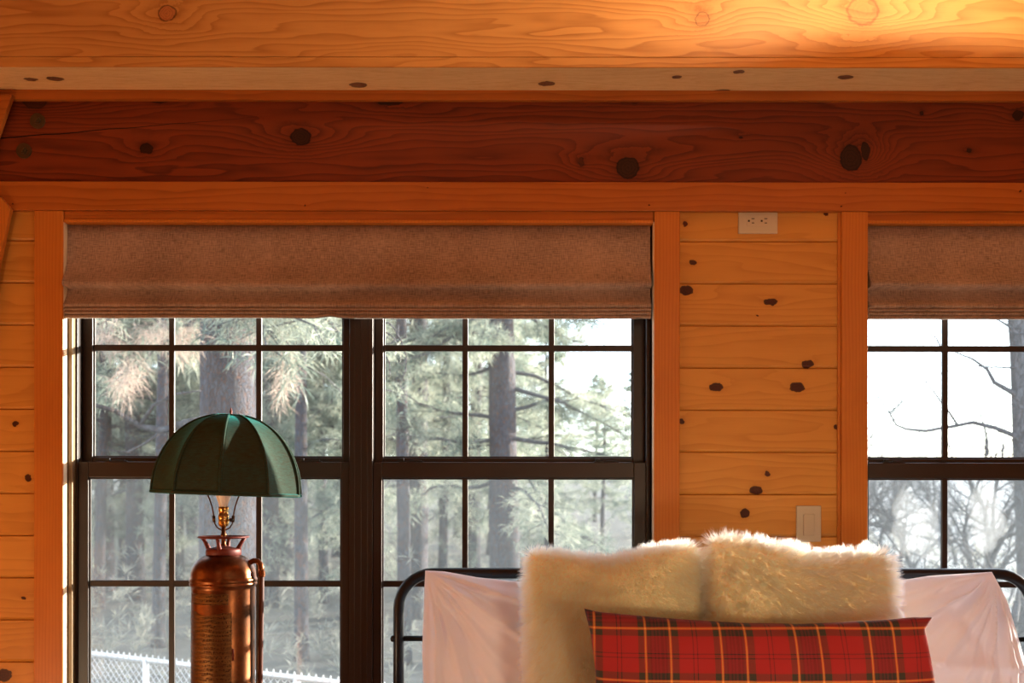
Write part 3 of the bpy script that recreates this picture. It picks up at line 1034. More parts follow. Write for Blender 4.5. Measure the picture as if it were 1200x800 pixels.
# spider and finial
tp = shade_pt(0, 1); tp = Vector((SX + SH * math.sin(TILT), YLm, SZ + SH * math.cos(TILT)))
MB().lathe([(16 * sc, -.5 * sc), (16 * sc, .2 * sc), (3 * sc, .8 * sc), (1 * sc, 1 * sc)], (tp.x, tp.y, tp.z), 24).build('top_disc', M['velvet'], sh_o, smooth=True)
MB().lathe([(1.2 * sc, 0), (2.0 * sc, 1.2 * sc), (1.0 * sc, 2.4 * sc), (1.9 * sc, 4 * sc), (1.5 * sc, 5.6 * sc), (.8 * sc, 6.8 * sc), (.9 * sc, 8 * sc), (.2 * sc, 9 * sc)], (tp.x, tp.y, tp.z + .6 * sc), 14).build('finial', M['redpaint'], lamp, smooth=True)
# hose
hz = [(285, 668), (289, 663), (293, 659.5), (298, 657), (303, 657.5), (306, 661), (307, 666), (307.3, 672)]
ys_ = YLm - .006
MB().tube([(PX(a, YLm), ys_, lz(b)) for a, b in hz], [2.7 * sc, 3.0 * sc, 3.2 * sc, 3.3 * sc, 3.3 * sc, 3.3 * sc, 3.3 * sc, 3.3 * sc], 14).build('hose_elbow', M['copper'], lamp, smooth=True)
ho_ = MB().tube([(PX(307.3, YLm), ys_, lz(a)) for a in (672, 676, 700)] + [(PX(306.3, YLm), ys_, lz(760)), (PX(305.5, YLm), ys_, lz(830)), (PX(304, YLm), ys_, lz(875)), (PX(299, YLm), ys_, lz(886))], 3.05 * sc, 14).build('hose', M['hose'], lamp, smooth=True)
MB().tube([(PX(307.3, YLm), ys_, lz(668.5)), (PX(307.3, YLm), ys_, lz(676))], 4.0 * sc, 12).build('hose_coupling', M['copper'], ho_, bevel=.0008)
# nightstand below the frame carries it
NSX, NSY = lx + .02, YLm - .02
ns = empty('nightstand', (NSX, NSY, 0)); tag(ns, 'small wooden nightstand that carries the copper lamp', 'nightstand')
MB().box(NSX - .24, NSX + .22, NSY - .22, NSY + .22, NS_TOP - .03, NS_TOP).build('top', M['night'], ns, bevel=.004)
MB().box(NSX - .22, NSX + .20, NSY - .2, NSY + .2, NS_TOP - .2, NS_TOP - .03).build('body', M['night'], ns, bevel=.003)
for sx in (-.2, .18):
    for sy in (-.18, .18):
        MB().box(NSX + sx - .02, NSX + sx + .02, NSY + sy - .02, NSY + sy + .02, 0, NS_TOP - .2).build('leg', M['night'], ns, bevel=.003)

# ------------------------------------------------------------------ bed
YH = -.13
hx0, hx1 = PX(467.5, YH), PX(1210, YH)
zt_ = PZ(671.5, YH)
BT = .0165
bed = empty('bed', ((hx0 + hx1) / 2, -1.1, 0)); tag(bed, 'black tubular metal bed with rounded headboard in front of the windows', 'bed')
rc_ = .105
pts = [(hx0, YH, .0), (hx0, YH, zt_ - rc_)]
for k in range(1, 9):
    a = PI / 2 * k / 8
    pts.append((hx0 + rc_ - rc_ * math.cos(a), YH, zt_ - rc_ + rc_ * math.sin(a)))
for k in range(0, 9):
    a = PI / 2 * k / 8
    pts.append((hx1 - rc_ + rc_ * math.sin(a), YH, zt_ - rc_ + rc_ * math.cos(a)))
pts.append((hx1, YH, 0))
hb = MB().tube(pts, BT, 18).build('headboard', M['bedmetal'], bed, smooth=True)
zc_ = PZ(748, YH)
MB().tube([(hx0, YH, zc_), (hx1, YH, zc_)], .0085, 14).build('cross_bar', M['bedmetal'], hb, smooth=True)
for k in range(1, 6):
    x = hx0 + (hx1 - hx0) * k / 6
    MB().tube([(x, YH, .35), (x, YH, zc_)], .006, 10).build('spindle', M['bedmetal'], hb, smooth=True)
for x, s in ((hx0, 1), (hx1, -1)):
    MB().lathe([(.0, -.010), (.006, -.008), (.0085, 0), (.006, .008), (0, .010)], (x - s * .0165, YH - .006, zc_), 14).build('joint_bolt', M['bedmetal'], hb, smooth=True)
MZ = .70
MB().box(hx0 + .03, hx1 - .03, -2.2, YH - .03, .30, .36).build('bed_frame', M['bedmetal'], bed, bevel=.01)
for x in (hx0 + .05, hx1 - .05):
    MB().tube([(x, -2.1, 0), (x, -2.1, .31)], .018, 12).build('leg', M['bedmetal'], bed, smooth=True)
mt = MB().box(hx0 + .03, hx1 - .03, -2.2, YH - .03, .36, MZ - .02).build('mattress', M['cotton'], bed, bevel=.04)
# duvet with soft top
nx, ny = 50, 50
vs = []
for j in range(ny + 1):
    for i in range(nx + 1):
        x = hx0 - .0 + (hx1 - hx0) * i / nx; y = -2.25 + (YH - .06 + 2.25) * j / ny
        e = min(i, nx - i) / nx
        z = MZ - .004 + .008 * noise.noise(Vector((x * 4, y * 4, 0)))
        if e < .04: z -= .3 * (1 - e / .04) ** .7
        if j < 2: z -= .3 * (1 - j / 2)
        vs.append((x, y, z))
fs = [(j * (nx + 1) + i, j * (nx + 1) + i + 1, (j + 1) * (nx + 1) + i + 1, (j + 1) * (nx + 1) + i) for j in range(ny) for i in range(nx)]
dv = MB().add(vs, fs).build('duvet', M['cotton'], smooth=True, solid=.02)
tag(dv, 'white cotton duvet spread over the bed under the pillows', 'duvet')


# ------------------------------------------------------------------ pillows
def interp(poly, t):
    """point at parameter t along a polyline by length"""
    L = [0]
    for a, b in zip(poly, poly[1:]): L.append(L[-1] + math.hypot(b[0] - a[0], b[1] - a[1]))
    s = t * L[-1]
    for i in range(len(poly) - 1):
        if s <= L[i + 1] or i == len(poly) - 2:
            k = (s - L[i]) / max(1e-9, L[i + 1] - L[i])
            return (poly[i][0] + (poly[i + 1][0] - poly[i][0]) * k, poly[i][1] + (poly[i + 1][1] - poly[i][1]) * k)


def cushion(name, Y0, lean, thick, top, bot, left, right, mat, n=56, wr=None, uvper=False, puff=.42, parent=None, back=True, flat=.0):
    """a stuffed cushion whose outline follows four edges; top/bot run left to right, left/right run top to bottom.
    lean: metres the bottom comes forward per metre of height"""
    d = Y0 - CAM.y
    zbot = PZ(max(p[1] for p in bot), Y0)
    vs = []; uvl = []
    def coons(u, v):
        T, B = interp(top, u), interp(bot, u)
        Lf, R = interp(left, v), interp(right, v)
        tl, tr, bl, br = top[0], top[-1], bot[0], bot[-1]
        out = []
        for k in (0, 1):
            out.append((1 - v) * T[k] + v * B[k] + (1 - u) * Lf[k] + u * R[k]
                       - ((1 - u) * (1 - v) * tl[k] + u * (1 - v) * tr[k] + (1 - u) * v * bl[k] + u * v * br[k]))
        return out
    grid = {}
    def ease(t): return .5 - .5 * math.cos(PI * t)
    H = abs(bot[0][1] - top[0][1]) * d / F
    for side in (0, 1):
        for j in range(n + 1):
            for i in range(n + 1):
                u0, v0 = i / n, j / n
                if side and (i in (0, n) or j in (0, n)):
                    grid[1, i, j] = grid[0, i, j]; continue
                u, v = ease(u0) * .6 + u0 * .4, ease(v0) * .6 + v0 * .4
                px, py = coons(u, v)
                x = (px - CX) * d / F; z = CAM.z + (HY - py) * d / F
                hu, hv = 4 * u * (1 - u), 4 * v * (1 - v)
                t = thick / 2 * (hu * hv) ** puff
                if wr: t += wr(u, v, px, py, side) * min(1, hu * hv * 6)
                yb_ = Y0 - lean * (1 - (z - zbot) / max(.01, (PZ(top[0][1], Y0) - zbot)))
                vs.append((x, yb_ + (t if side else -t), z))
                uvl.append((px * d / F, -py * d / F))
                grid[side, i, j] = len(vs) - 1
    fs = []; uvs = []
    for side in (0, 1):
        for j in range(n):
            for i in range(n):
                q = [grid[side, i, j], grid[side, i, j + 1], grid[side, i + 1, j + 1], grid[side, i + 1, j]]
                if side: q = q[::-1]
                fs.append(tuple(q))
                uvs.append([uvl[k] for k in q])
    m_ = MB().add(vs, fs, uvs)
    return m_, grid


def fold_fn(cx, cy, seed, amp, freq, reach, lo=-9, hi=9):
    def f(u, v, px, py, side):
        dx, dy = px - cx, py - cy
        r = math.hypot(dx, dy)
        th = math.atan2(dy, dx)
        w = math.exp(-(r / reach) ** 2) * min(1, r / 14)
        s = noise.noise(Vector((th * freq, seed, r * .004))) + .5 * noise.noise(Vector((th * freq * 2.3, seed + 3, r * .006)))
        q = 1 - abs(s) * 2.4
        return amp * w * q + .004 * noise.noise(Vector((px * .02, py * .02, seed + side * 7)))
    return f


def f_l(u, v, px, py, side):
    a = fold_fn(500, 668, 1.3, .034, 4.2, 110)(u, v, px, py, side)
    # pillow-case flange ridge running down from the corner to the right
    for (x0, y0_, x1, y1_, w, am) in ((505, 670, 622, 745, 5, .024), (520, 672, 560, 790, 9, -.022), (510, 672, 514, 800, 5, .022), (530, 672, 625, 705, 4, .014)):
        L = math.hypot(x1 - x0, y1_ - y0_); tx, ty = (x1 - x0) / L, (y1_ - y0_) / L
        s = (px - x0) * tx + (py - y0_) * ty; dd = -(px - x0) * ty + (py - y0_) * tx
        if -5 < s < L * 1.1: a += am * math.exp(-(dd / w) ** 2) * min(1, max(0, s + 5) / 25)
    return a


def f_r(u, v, px, py, side):
    a = fold_fn(1163, 670, 7.7, .030, 4.6, 130)(u, v, px, py, side)
    for (x0, y0_, x1, y1_, w, am) in ((1155, 674, 1060, 720, 5, .018), (1160, 676, 1085, 760, 7, .018), (1164, 678, 1178, 770, 5, .018), (1050, 770, 1190, 775, 8, .012), (1170, 800, 1100, 700, 9, -.012)):
        L = math.hypot(x1 - x0, y1_ - y0_); tx, ty = (x1 - x0) / L, (y1_ - y0_) / L
        s = (px - x0) * tx + (py - y0_) * ty; dd = -(px - x0) * ty + (py - y0_) * tx
        if -5 < s < L * 1.1: a += am * math.exp(-(dd / w) ** 2) * min(1, max(0, s + 5) / 25)
    return a


m_, _ = cushion('pillow', -.27, .10, .17,
                [(498, 668), (520, 669), (560, 676), (610, 681), (690, 690), (800, 686), (868, 676)],
                [(502, 872), (640, 880), (750, 880), (872, 872)],
                [(498, 668), (497, 700), (496, 760), (502, 872)], [(868, 676), (872, 740), (872, 872)], M['cotton'], n=110, wr=f_l, puff=.36)
o = m_.build('bed_pillow', M['cotton'], smooth=True, sub=1)
tag(o, 'white cotton bed pillow leaning by the rounded headboard corner, left of the fur pillows', 'pillow', 'white bed pillows')
m_, _ = cushion('pillow', -.27, .10, .17,
                [(878, 684), (960, 690), (1040, 682), (1090, 674), (1135, 671), (1164, 669)],
                [(880, 872), (1000, 880), (1120, 880), (1204, 866)],
                [(878, 684), (876, 760), (880, 872)], [(1164, 669), (1176, 700), (1188, 760), (1204, 866)], M['cotton'], n=110, wr=f_r, puff=.36)
o = m_.build('bed_pillow', M['cotton'], smooth=True, sub=1)
tag(o, 'white cotton bed pillow behind the dark corner of the plaid pillow', 'pillow', 'white bed pillows')


def fur(mesh_obj, parent, count, seed, length=.026, comb=(0, 0, -1), stiff=.55, clump=.35, gather=.2):
    """pile grown from the faces of the cushion"""
    rg = np.random.default_rng(seed)
    me = mesh_obj.data
    V = np.array([v.co[:] for v in me.vertices])
    Fq = np.array([p.vertices[:] for p in me.polygons])
    a, b, c, d = (V[Fq[:, k]] for k in range(4))
    nrm = np.cross(c - a, d - b)
    area = np.linalg.norm(nrm, axis=1) / 2 + 1e-12
    # smooth vertex normals
    vn = np.zeros_like(V)
    for k in range(4): np.add.at(vn, Fq[:, k], nrm)
    vn /= np.linalg.norm(vn, axis=1)[:, None] + 1e-12
    front = (nrm[:, 1] < 0)
    w = area * np.where(front, 1.0, .30)
    w /= w.sum()
    fi = rg.choice(len(Fq), size=count, p=w)
    u, v = rg.random(count), rg.random(count)
    def bil(A, B, C, Dd):
        return A * ((1 - u) * (1 - v))[:, None] + B * (u * (1 - v))[:, None] + C * (u * v)[:, None] + Dd * ((1 - u) * v)[:, None]
    pos = bil(a[fi], b[fi], c[fi], d[fi])
    nn = bil(*(vn[Fq[fi, k]] for k in range(4)))
    nn /= np.linalg.norm(nn, axis=1)[:, None] + 1e-12
    # locks: strands share a clump direction given by low-frequency noise
    def nz(p, s, o_):
        q = p * s + o_
        return np.stack([np.sin(q[:, 0] * 1.3 + 1.7 * np.sin(q[:, 2] * .9 + o_)), np.sin(q[:, 1] + q[:, 2] * 1.1 + o_ * 2), np.sin(q[:, 2] * 1.2 + 1.9 * np.sin(q[:, 0] * .8))], 1)
    # clump centres
    nc = count // 26
    ci = rg.choice(count, size=nc, replace=False)
    cen = pos[ci]
    # grid hash nearest (2-D) clump
    cell = {}
    cs = .012
    for k, p in enumerate(cen): cell.setdefault((int(p[0] // cs), int(p[1] // cs), int(p[2] // cs)), []).append(k)
    near = np.full(count, -1)
    for i in range(count):
        p = pos[i]; bx, by, bz = int(p[0] // cs), int(p[1] // cs), int(p[2] // cs)
        best, bd = -1, 1e9
        for dx in (-1, 0, 1):
            for dy in (-1, 0, 1):
                for dz in (-1, 0, 1):
                    for k in cell.get((bx + dx, by + dy, bz + dz), ()):
                        q = cen[k]; dd = (q[0] - p[0]) ** 2 + (q[1] - p[1]) ** 2 + (q[2] - p[2]) ** 2
                        if dd < bd: best, bd = k, dd
        near[i] = best
    cdir = rg.normal(size=(nc, 3)) * .35
    comb = np.array(comb, float)
    fr_ = np.clip(-nn[:, 1], 0, 1)[:, None]
    dirs = nn * stiff + comb[None] * .8 * fr_ ** 1.5 + nz(pos, 14, seed) * .13 + nz(pos, 38, seed + 2) * .07 + cdir[near] * clump + rg.normal(size=(count, 3)) * .10
    # keep strands out of the skin
    dn = (dirs * nn).sum(1)
    dirs += nn * np.clip(.30 - dn, 0, None)[:, None]
    dirs /= np.linalg.norm(dirs, axis=1)[:, None]
    L = length * (.75 + .5 * rg.random(count)) * (.85 + .3 * rg.random(nc)[near])
    tipc = cen + nn[ci] * length * .9
    K = 6
    pts = np.zeros((count, K, 3))
    for k in range(K):
        t = k / (K - 1)
        p = pos + nn * (L * t * .35)[:, None] + dirs * (L * t * (.65 + .35 * t))[:, None]
        p[:, 2] -= L * t * t * .22
        # gather towards the lock's own axis
        ax = cen[near] + dirs[ci][near] * (L * t)[:, None] + nn[ci][near] * (L * t * .3)[:, None]
        wgt = (gather * t ** 1.2)
        p = p * (1 - wgt) + ax * wgt
        pts[:, k] = p + rg.normal(size=(count, 3)) * .0007 * t
    cu = bpy.data.hair_curves.new('fur')
    cu.add_curves([K] * count)
    cu.attributes['position'].data.foreach_set('vector', pts.reshape(-1).astype(np.float32))
    ra = cu.attributes.get('radius') or cu.attributes.new('radius', 'FLOAT', 'POINT')
    rr = np.tile(np.array([.00032, .00032, .0003, .00026, .00018, .00006], np.float32), count)
    ra.data.foreach_set('value', rr)
    cu.materials.append(M['fur'])
    o = bpy.data.objects.new('fur', cu)
    COL.objects.link(o)
    o.parent = parent
    return o


YF = -.43
wf = lambda u, v, px, py, side: .005 * noise.noise(Vector((px * .012, py * .012, side * 3)))
m_, _ = cushion('fur', YF, .07, .17,
                [(621, 648), (645, 650), (680, 657), (715, 660), (760, 648), (815, 640)],
                [(628, 866), (700, 862), (760, 862), (822, 868)],
                [(621, 648), (622, 720), (624, 790), (628, 866)], [(815, 640), (819, 720), (822, 868)], M['pile_skin'], n=44, wr=wf, puff=.40)
o = m_.build('fur_pillow', M['pile_skin'], smooth=True)
tag(o, 'square cream fur pillow standing on the left, its top edge dipping in the middle', 'pillow', 'cream fur pillows')
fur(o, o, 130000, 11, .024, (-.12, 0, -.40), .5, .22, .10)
m_, _ = cushion('fur', YF - .02, .07, .17,
                [(833, 633), (860, 634), (890, 640), (930, 648), (965, 655), (1000, 652), (1036, 648)],
                [(836, 862), (900, 858), (980, 858), (1036, 862)],
                [(833, 633), (829, 720), (836, 862)], [(1036, 648), (1038, 690), (1032, 760), (1036, 862)], M['pile_skin'], n=44, wr=wf, puff=.40)
o = m_.build('fur_pillow', M['pile_skin'], smooth=True)
tag(o, 'shaggy square cream fur pillow standing under the light switch', 'pillow', 'cream fur pillows')
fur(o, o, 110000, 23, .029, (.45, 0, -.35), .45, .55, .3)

m_, _ = cushion('plaid', -.66, .05, .13,
                [(684, 712), (700, 716), (740, 720), (800, 725), (870, 729), (940, 730), (985, 728), (1040, 725), (1070, 722), (1093, 722)],
                [(688, 868), (780, 862), (900, 860), (1000, 862), (1098, 866)],
                [(684, 712), (691, 740), (697, 790), (688, 868)], [(1093, 722), (1083, 735), (1090, 790), (1098, 866)], M['tartan'], n=72,
                wr=lambda u, v, px, py, side: .005 * noise.noise(Vector((px * .03, py * .03, side * 3))) - .012 * math.exp(-((px - 965) / 22) ** 2 - ((py - 735) / 22) ** 2) * 1, puff=.36)
o = m_.build('plaid_pillow', M['tartan'], smooth=True, sub=1)
tag(o, 'long red plaid lumbar pillow lying in front of the fur pillows', 'pillow')

# ------------------------------------------------------------------ outside
GZ = -1.0
FA = Vector((PX(105, 4.67), 4.67, 0)); FB = Vector((PX(400, 3.44), 3.44, 0))
fd = (FB - FA).normalized()
# ground
nx = 70
vs = []
for j in range(nx + 1):
    for i in range(nx + 1):
        x = -55 + 110 * i / nx; y = .3 + 100 * (j / nx) ** 1.6
        z = GZ + .08 * noise.noise(Vector((x * .5, y * .5, 0))) + .35 * noise.noise(Vector((x * .06, y * .06, 2))) * min(1, y / 12) + max(0, (y - 12)) * .012 + max(0, y - 20) * .042
        vs.append((x, y, z))
fs = [(j * (nx + 1) + i, j * (nx + 1) + i + 1, (j + 1) * (nx + 1) + i + 1, (j + 1) * (nx + 1) + i) for j in range(nx) for i in range(nx)]
o = MB().add(vs, fs).build('ground', M['ground'], smooth=True); tag(o, kind='structure')
# cabin's own footing under the wall so the room does not hang in the air
tag(MB().box(XL - .12, XR + .12, YBK - .12, .14, GZ - .2, -.12).build('wall_foundation', M['siding']), kind='structure')

# chain link fence
fence = empty('chain_link_fence', (FA.x, FA.y, GZ)); tag(fence, 'galvanized chain link fence crossing the yard low outside the wide window', 'fence')
FTOP = PZ(763, 4.67)
s0, s1 = -4.0, 4.6
mesh = MB()
pit = .062
n = int((s1 - s0) / pit)
nrmf = Vector((-fd.y, fd.x, 0))
Hf = FTOP - .02 - (GZ + .05)
def fpt(s, z, off=0): return FA + fd * s + nrmf * off + Vector((0, 0, z))
for k in range(-int(Hf / pit) - 1, n):
    for sg, off in ((1, .002), (-1, -.002)):
        a = s0 + k * pit if sg == 1 else s0 + (k + int(Hf / pit) + 1) * pit
        sa, za, sb, zb_ = a, GZ + .05, a + sg * Hf, FTOP - .02
        # clip to the fence's length
        def clip(sa, za, sb, zb_):
            if sb == sa: return None
            t0, t1 = 0, 1
            for lim, hi in ((s0, False), (s1, True)):
                t = (lim - sa) / (sb - sa)
                inc = sb > sa
                if (not hi and inc) or (hi and not inc): t0 = max(t0, t)
                else: t1 = min(t1, t)
            if t0 >= t1: return None
            return sa + (sb - sa) * t0, za + (zb_ - za) * t0, sa + (sb - sa) * t1, za + (zb_ - za) * t1
        r_ = clip(sa, za, sb, zb_)
        if r_: mesh.tube([fpt(r_[0], r_[1], off), fpt(r_[2], r_[3], off)], .0026, 4, caps=False)
rail = MB().tube([fpt(s0, FTOP - .02), fpt(s1, FTOP - .02)], .021, 10).build('top_rail', M['galv'], fence, smooth=True)
tips = mesh
s = s0
while s < s1:
    tips.tube([fpt(s, FTOP - .02, -.022), fpt(s + .012, FTOP + .024, -.020)], .003, 4)
    tips.tube([fpt(s + .02, FTOP - .02, -.022), fpt(s + .010, FTOP + .024, -.016)], .003, 4)
    s += pit
mesh.build('wire_mesh', M['galv'], fence)
for px_ in (171, 348):
    # the rail's station at that pixel column
    best = min((abs((FA + fd * (q * .01)).x / ((FA + fd * (q * .01)).y - CAM.y) * F + CX - px_), q * .01) for q in range(-100, 460))[1]
    MB().tube([fpt(best, GZ - .3), fpt(best, FTOP - .01)], .024, 10).build('post', M['galv'], fence, smooth=True)
for st_ in (-1.0, -2.6, 3.2, 4.55):
    MB().tube([fpt(st_, GZ - .3), fpt(st_, FTOP - .01)], .024, 10).build('post', M['galv'], fence, smooth=True)


# pines
def needles_mb(tufts, seed, blades=13, ln=.15, wd=.010):
    rg = np.random.default_rng(seed)
    T = np.array([t[0] for t in tufts]); Dr = np.array([t[1] for t in tufts])
    n = len(T)
    base = np.repeat(T, blades, 0); dr = np.repeat(Dr, blades, 0)
    v = dr * .55 + rg.normal(size=base.shape) * .62
    v /= np.linalg.norm(v, axis=1)[:, None]
    l = ln * (.6 + .7 * rg.random(len(base)))[:, None]
    w = np.cross(v, rg.normal(size=base.shape)); w /= np.linalg.norm(w, axis=1)[:, None] + 1e-9
    st = base + rg.normal(size=base.shape) * .03
    tip = st + v * l; tip[:, 2] -= .02
    mid = st + v * l * .5
    A = st; B = mid + w * wd * .5; C = tip; D = mid - w * wd * .5
    V = np.stack([A, B, C, D], 1).reshape(-1, 3)
    Fc = np.arange(len(V)).reshape(-1, 4)
    return V, Fc


def mesh_np(name, V, Fc, mat):
    me = bpy.data.meshes.new(name)
    me.vertices.add(len(V)); me.vertices.foreach_set('co', V.reshape(-1).astype(np.float32))
    me.loops.add(Fc.size); me.loops.foreach_set('vertex_index', Fc.reshape(-1).astype(np.int32))
    me.polygons.add(len(Fc)); me.polygons.foreach_set('loop_start', (np.arange(len(Fc)) * Fc.shape[1]).astype(np.int32))
    me.polygons.foreach_set('loop_total', np.full(len(Fc), Fc.shape[1], np.int32))
    me.materials.append(mat)
    me.update(calc_edges=True); me.validate()
    return me


def pine_meshes(seed, H, r0, crown, base, dens=1.0):
    """meshes of one pine standing at the origin: trunk, boughs, foliage"""
    rd = random.Random(seed)
    tr = MB()
    pts, rad = [], []
    lean = (rd.uniform(-.02, .02), rd.uniform(-.02, .02))
    K = 26
    for k in range(K + 1):
        t = k / K
        pts.append((lean[0] * H * t + .03 * math.sin(t * 9 + seed), lean[1] * H * t, -.3 + (H + .3) * t))
        rad.append(r0 * (1 - t) ** .8 * (1.25 if k == 0 else 1) + .01)
    tr.tube(pts, rad, 20, jitter=.10)
    br = MB(); tufts = []
    nb = int(46 * H / 9 * dens)
    for b in range(nb):
        t = base + (1 - base) * (b + rd.random()) / nb
        z = H * t
        ang = rd.random() * 2 * PI
        L = crown * (1 - (t - base) / (1 - base)) ** .65 * rd.uniform(.6, 1.1) + .35
        droop = rd.uniform(-.25, .25) - (.25 if t < .5 else -.15)
        p = Vector((lean[0] * z, lean[1] * z, z)); d = Vector((math.cos(ang), math.sin(ang), droop * .4 + .1)).normalized()
        pp = [p.copy()]; nn_ = 9
        for k in range(nn_):
            d = (d + Vector((rd.uniform(-.26, .26), rd.uniform(-.26, .26), rd.uniform(-.24, .22) + droop * .06))).normalized()
            p = p + d * L / nn_
            pp.append(p.copy())
            if k > 1:
                for _ in range(2):
                    side = Vector((rd.uniform(-1, 1), rd.uniform(-1, 1), rd.uniform(-.5, .4))).normalized()
                    sl = L * rd.uniform(.12, .30)
                    q = [p.copy()]
                    for m in range(4):
                        side = (side + d * .25 + Vector((rd.uniform(-.2, .2), rd.uniform(-.2, .2), rd.uniform(-.15, .1)))).normalized()
                        q.append(q[-1] + side * sl / 4)
                        for _2 in range(2):
                            tufts.append((tuple(q[-1] + Vector((rd.gauss(0, .05), rd.gauss(0, .05), rd.gauss(0, .05)))), tuple(side)))
                    br.tube(q, [.010, .008, .006, .004, .002], 4, caps=False)
        rr = r0 * .15 * (1 - t * .6)
        br.tube(pp, [rr * (1 - k / (nn_ + .5)) + .005 for k in range(nn_ + 1)], 6, caps=False)
    V, Fc = needles_mb(tufts, seed)
    return tr, br, V, Fc


def mk_pine(seed, H, r0, crown, base, nmat, dens=1.0):
    tr, br, V, Fc = pine_meshes(seed, H, r0, crown, base, dens)
    root = empty('pine_tree', (0, 0, 0))
    tr.build('trunk', M['bark'], root, smooth=True)
    br.build('boughs', M['bark_grey'], root, smooth=True)
    f = bpy.data.objects.new('foliage', mesh_np('foliage', V, Fc, nmat)); COL.objects.link(f); f.parent = root
    return root


def copy_tree(o, parent=None):
    c = o.copy(); COL.objects.link(c); c.parent = parent
    for ch in list(o.children): copy_tree(ch, c)
    return c


def gz(x, y):
    return GZ + .08 * noise.noise(Vector((x * .5, y * .5, 0))) + .35 * noise.noise(Vector((x * .06, y * .06, 2))) * min(1, y / 12) + max(0, (y - 12)) * .012 + max(0, y - 20) * .042


# the two pines with clear trunks
def place(root, px, Y, rot=0, s=1.0):
    x = PX(px, Y)
    root.location = (x, Y, gz(x, Y)); root.rotation_euler = (0, 0, rot); root.scale = (s, s, s)


big = mk_pine(101, 15, .30, 2.6, .26, M['needles'])
place(big, 265, 6.6)
tag(big, 'thick pine trunk with furrowed violet-grey bark directly behind the green lamp shade', 'tree', 'pines beyond the fence')
mid = mk_pine(102, 17, .245, 2.3, .14, M['needles'], 1.0)
place(mid, 592, 12.5, 1.2)
tag(mid, 'pine with a slim straight trunk and crooked boughs seen in the right-hand sash', 'tree', 'pines beyond the fence')
protos = [mk_pine(200 + k, 13 + k, .20, 2.7, (.24, .16, .12)[k], M['needles'], 1.1) for k in range(3)]
spots = []
rd = random.Random(5)
rows = [(17, [60, 150, 300, 420, 505]), (21, [30, 120, 215, 345, 450, 540, 655]), (26, [80, 180, 265, 390, 480, 590, 690]),
        (33, [40, 150, 240, 330, 430, 530, 620, 740]), (42, [100, 200, 300, 400, 500, 600, 700])]
first = 0
for Y, cols in rows:
    for px_ in cols:
        px_ += rd.uniform(-18, 18)
        src = protos[first % 3]
        o = src if first < 3 else copy_tree(src)
        place(o, px_, Y + rd.uniform(-1.5, 1.5), rd.uniform(0, 6.28), rd.uniform(.8, 1.15) * (.42 if px_ > 610 else 1))
        tag(o, 'hazy background pine in the dense woods far beyond the fence', 'tree', 'background pines')
        first += 1


pole = mk_pine(300, 15, .10, 1.6, .40, M['needles'], .8)
for k, (px_, Y) in enumerate(((188, 13), (118, 17), (352, 12), (378, 18), (474, 12), (145, 22), (520, 19))):
    o = pole if k == 0 else copy_tree(pole)
    place(o, px_, Y, k * 1.1, 1.0)
    tag(o, 'slim straight dark trunk standing among the woods beyond the fence', 'tree', 'slim trunks in the woods')
# bare trees on the right
def bare(seed, H, r0, depth, spread, lean=(0, 0), first=1.0):
    rd = random.Random(seed)
    tr = MB(); tw = MB()
    def grow(p, d, L, r, dep):
        pts = [p.copy()]; n = 6
        for k in range(n):
            d = (d + Vector((rd.uniform(-.22, .22), rd.uniform(-.22, .22), rd.uniform(-.16, .2)))).normalized()
            p = p + d * L / n
            pts.append(p.copy())
        (tr if dep == depth else tw).tube(pts, [r * (1 - .45 * k / n) for k in range(n + 1)], 8 if dep > 1 else 4, caps=dep == depth)
        if dep == 0: return
        for k in range(2, n + 1):
            for _ in range(2 if dep > 1 else 1):
                if rd.random() < .62:
                    nd = (d * .5 + Vector((rd.uniform(-1, 1), rd.uniform(-1, 1), rd.uniform(-.35, .75))) * spread).normalized()
                    grow(pts[k].copy(), nd, L * rd.uniform(.45, .75), r * (1 - .45 * k / n) * .55, dep - 1)
    grow(Vector((0, 0, -.2)), Vector((lean[0], lean[1], 1)).normalized(), H, r0, depth)
    return tr, tw


def mk_bare(name, seed, H, r0, depth, spread, px, Y, label, lean=(0, 0), group=None, cat='tree'):
    tr, tw = bare(seed, H, r0, depth, spread, lean)
    x = PX(px, Y)
    root = empty(name, (0, 0, 0))
    tr.build('trunk', M['bark_grey'], root, smooth=True)
    tw.build('branches', M['bark_grey'], root, smooth=True)
    root.location = (x, Y, gz(x, Y))
    tag(root, label, cat, group)
    return root


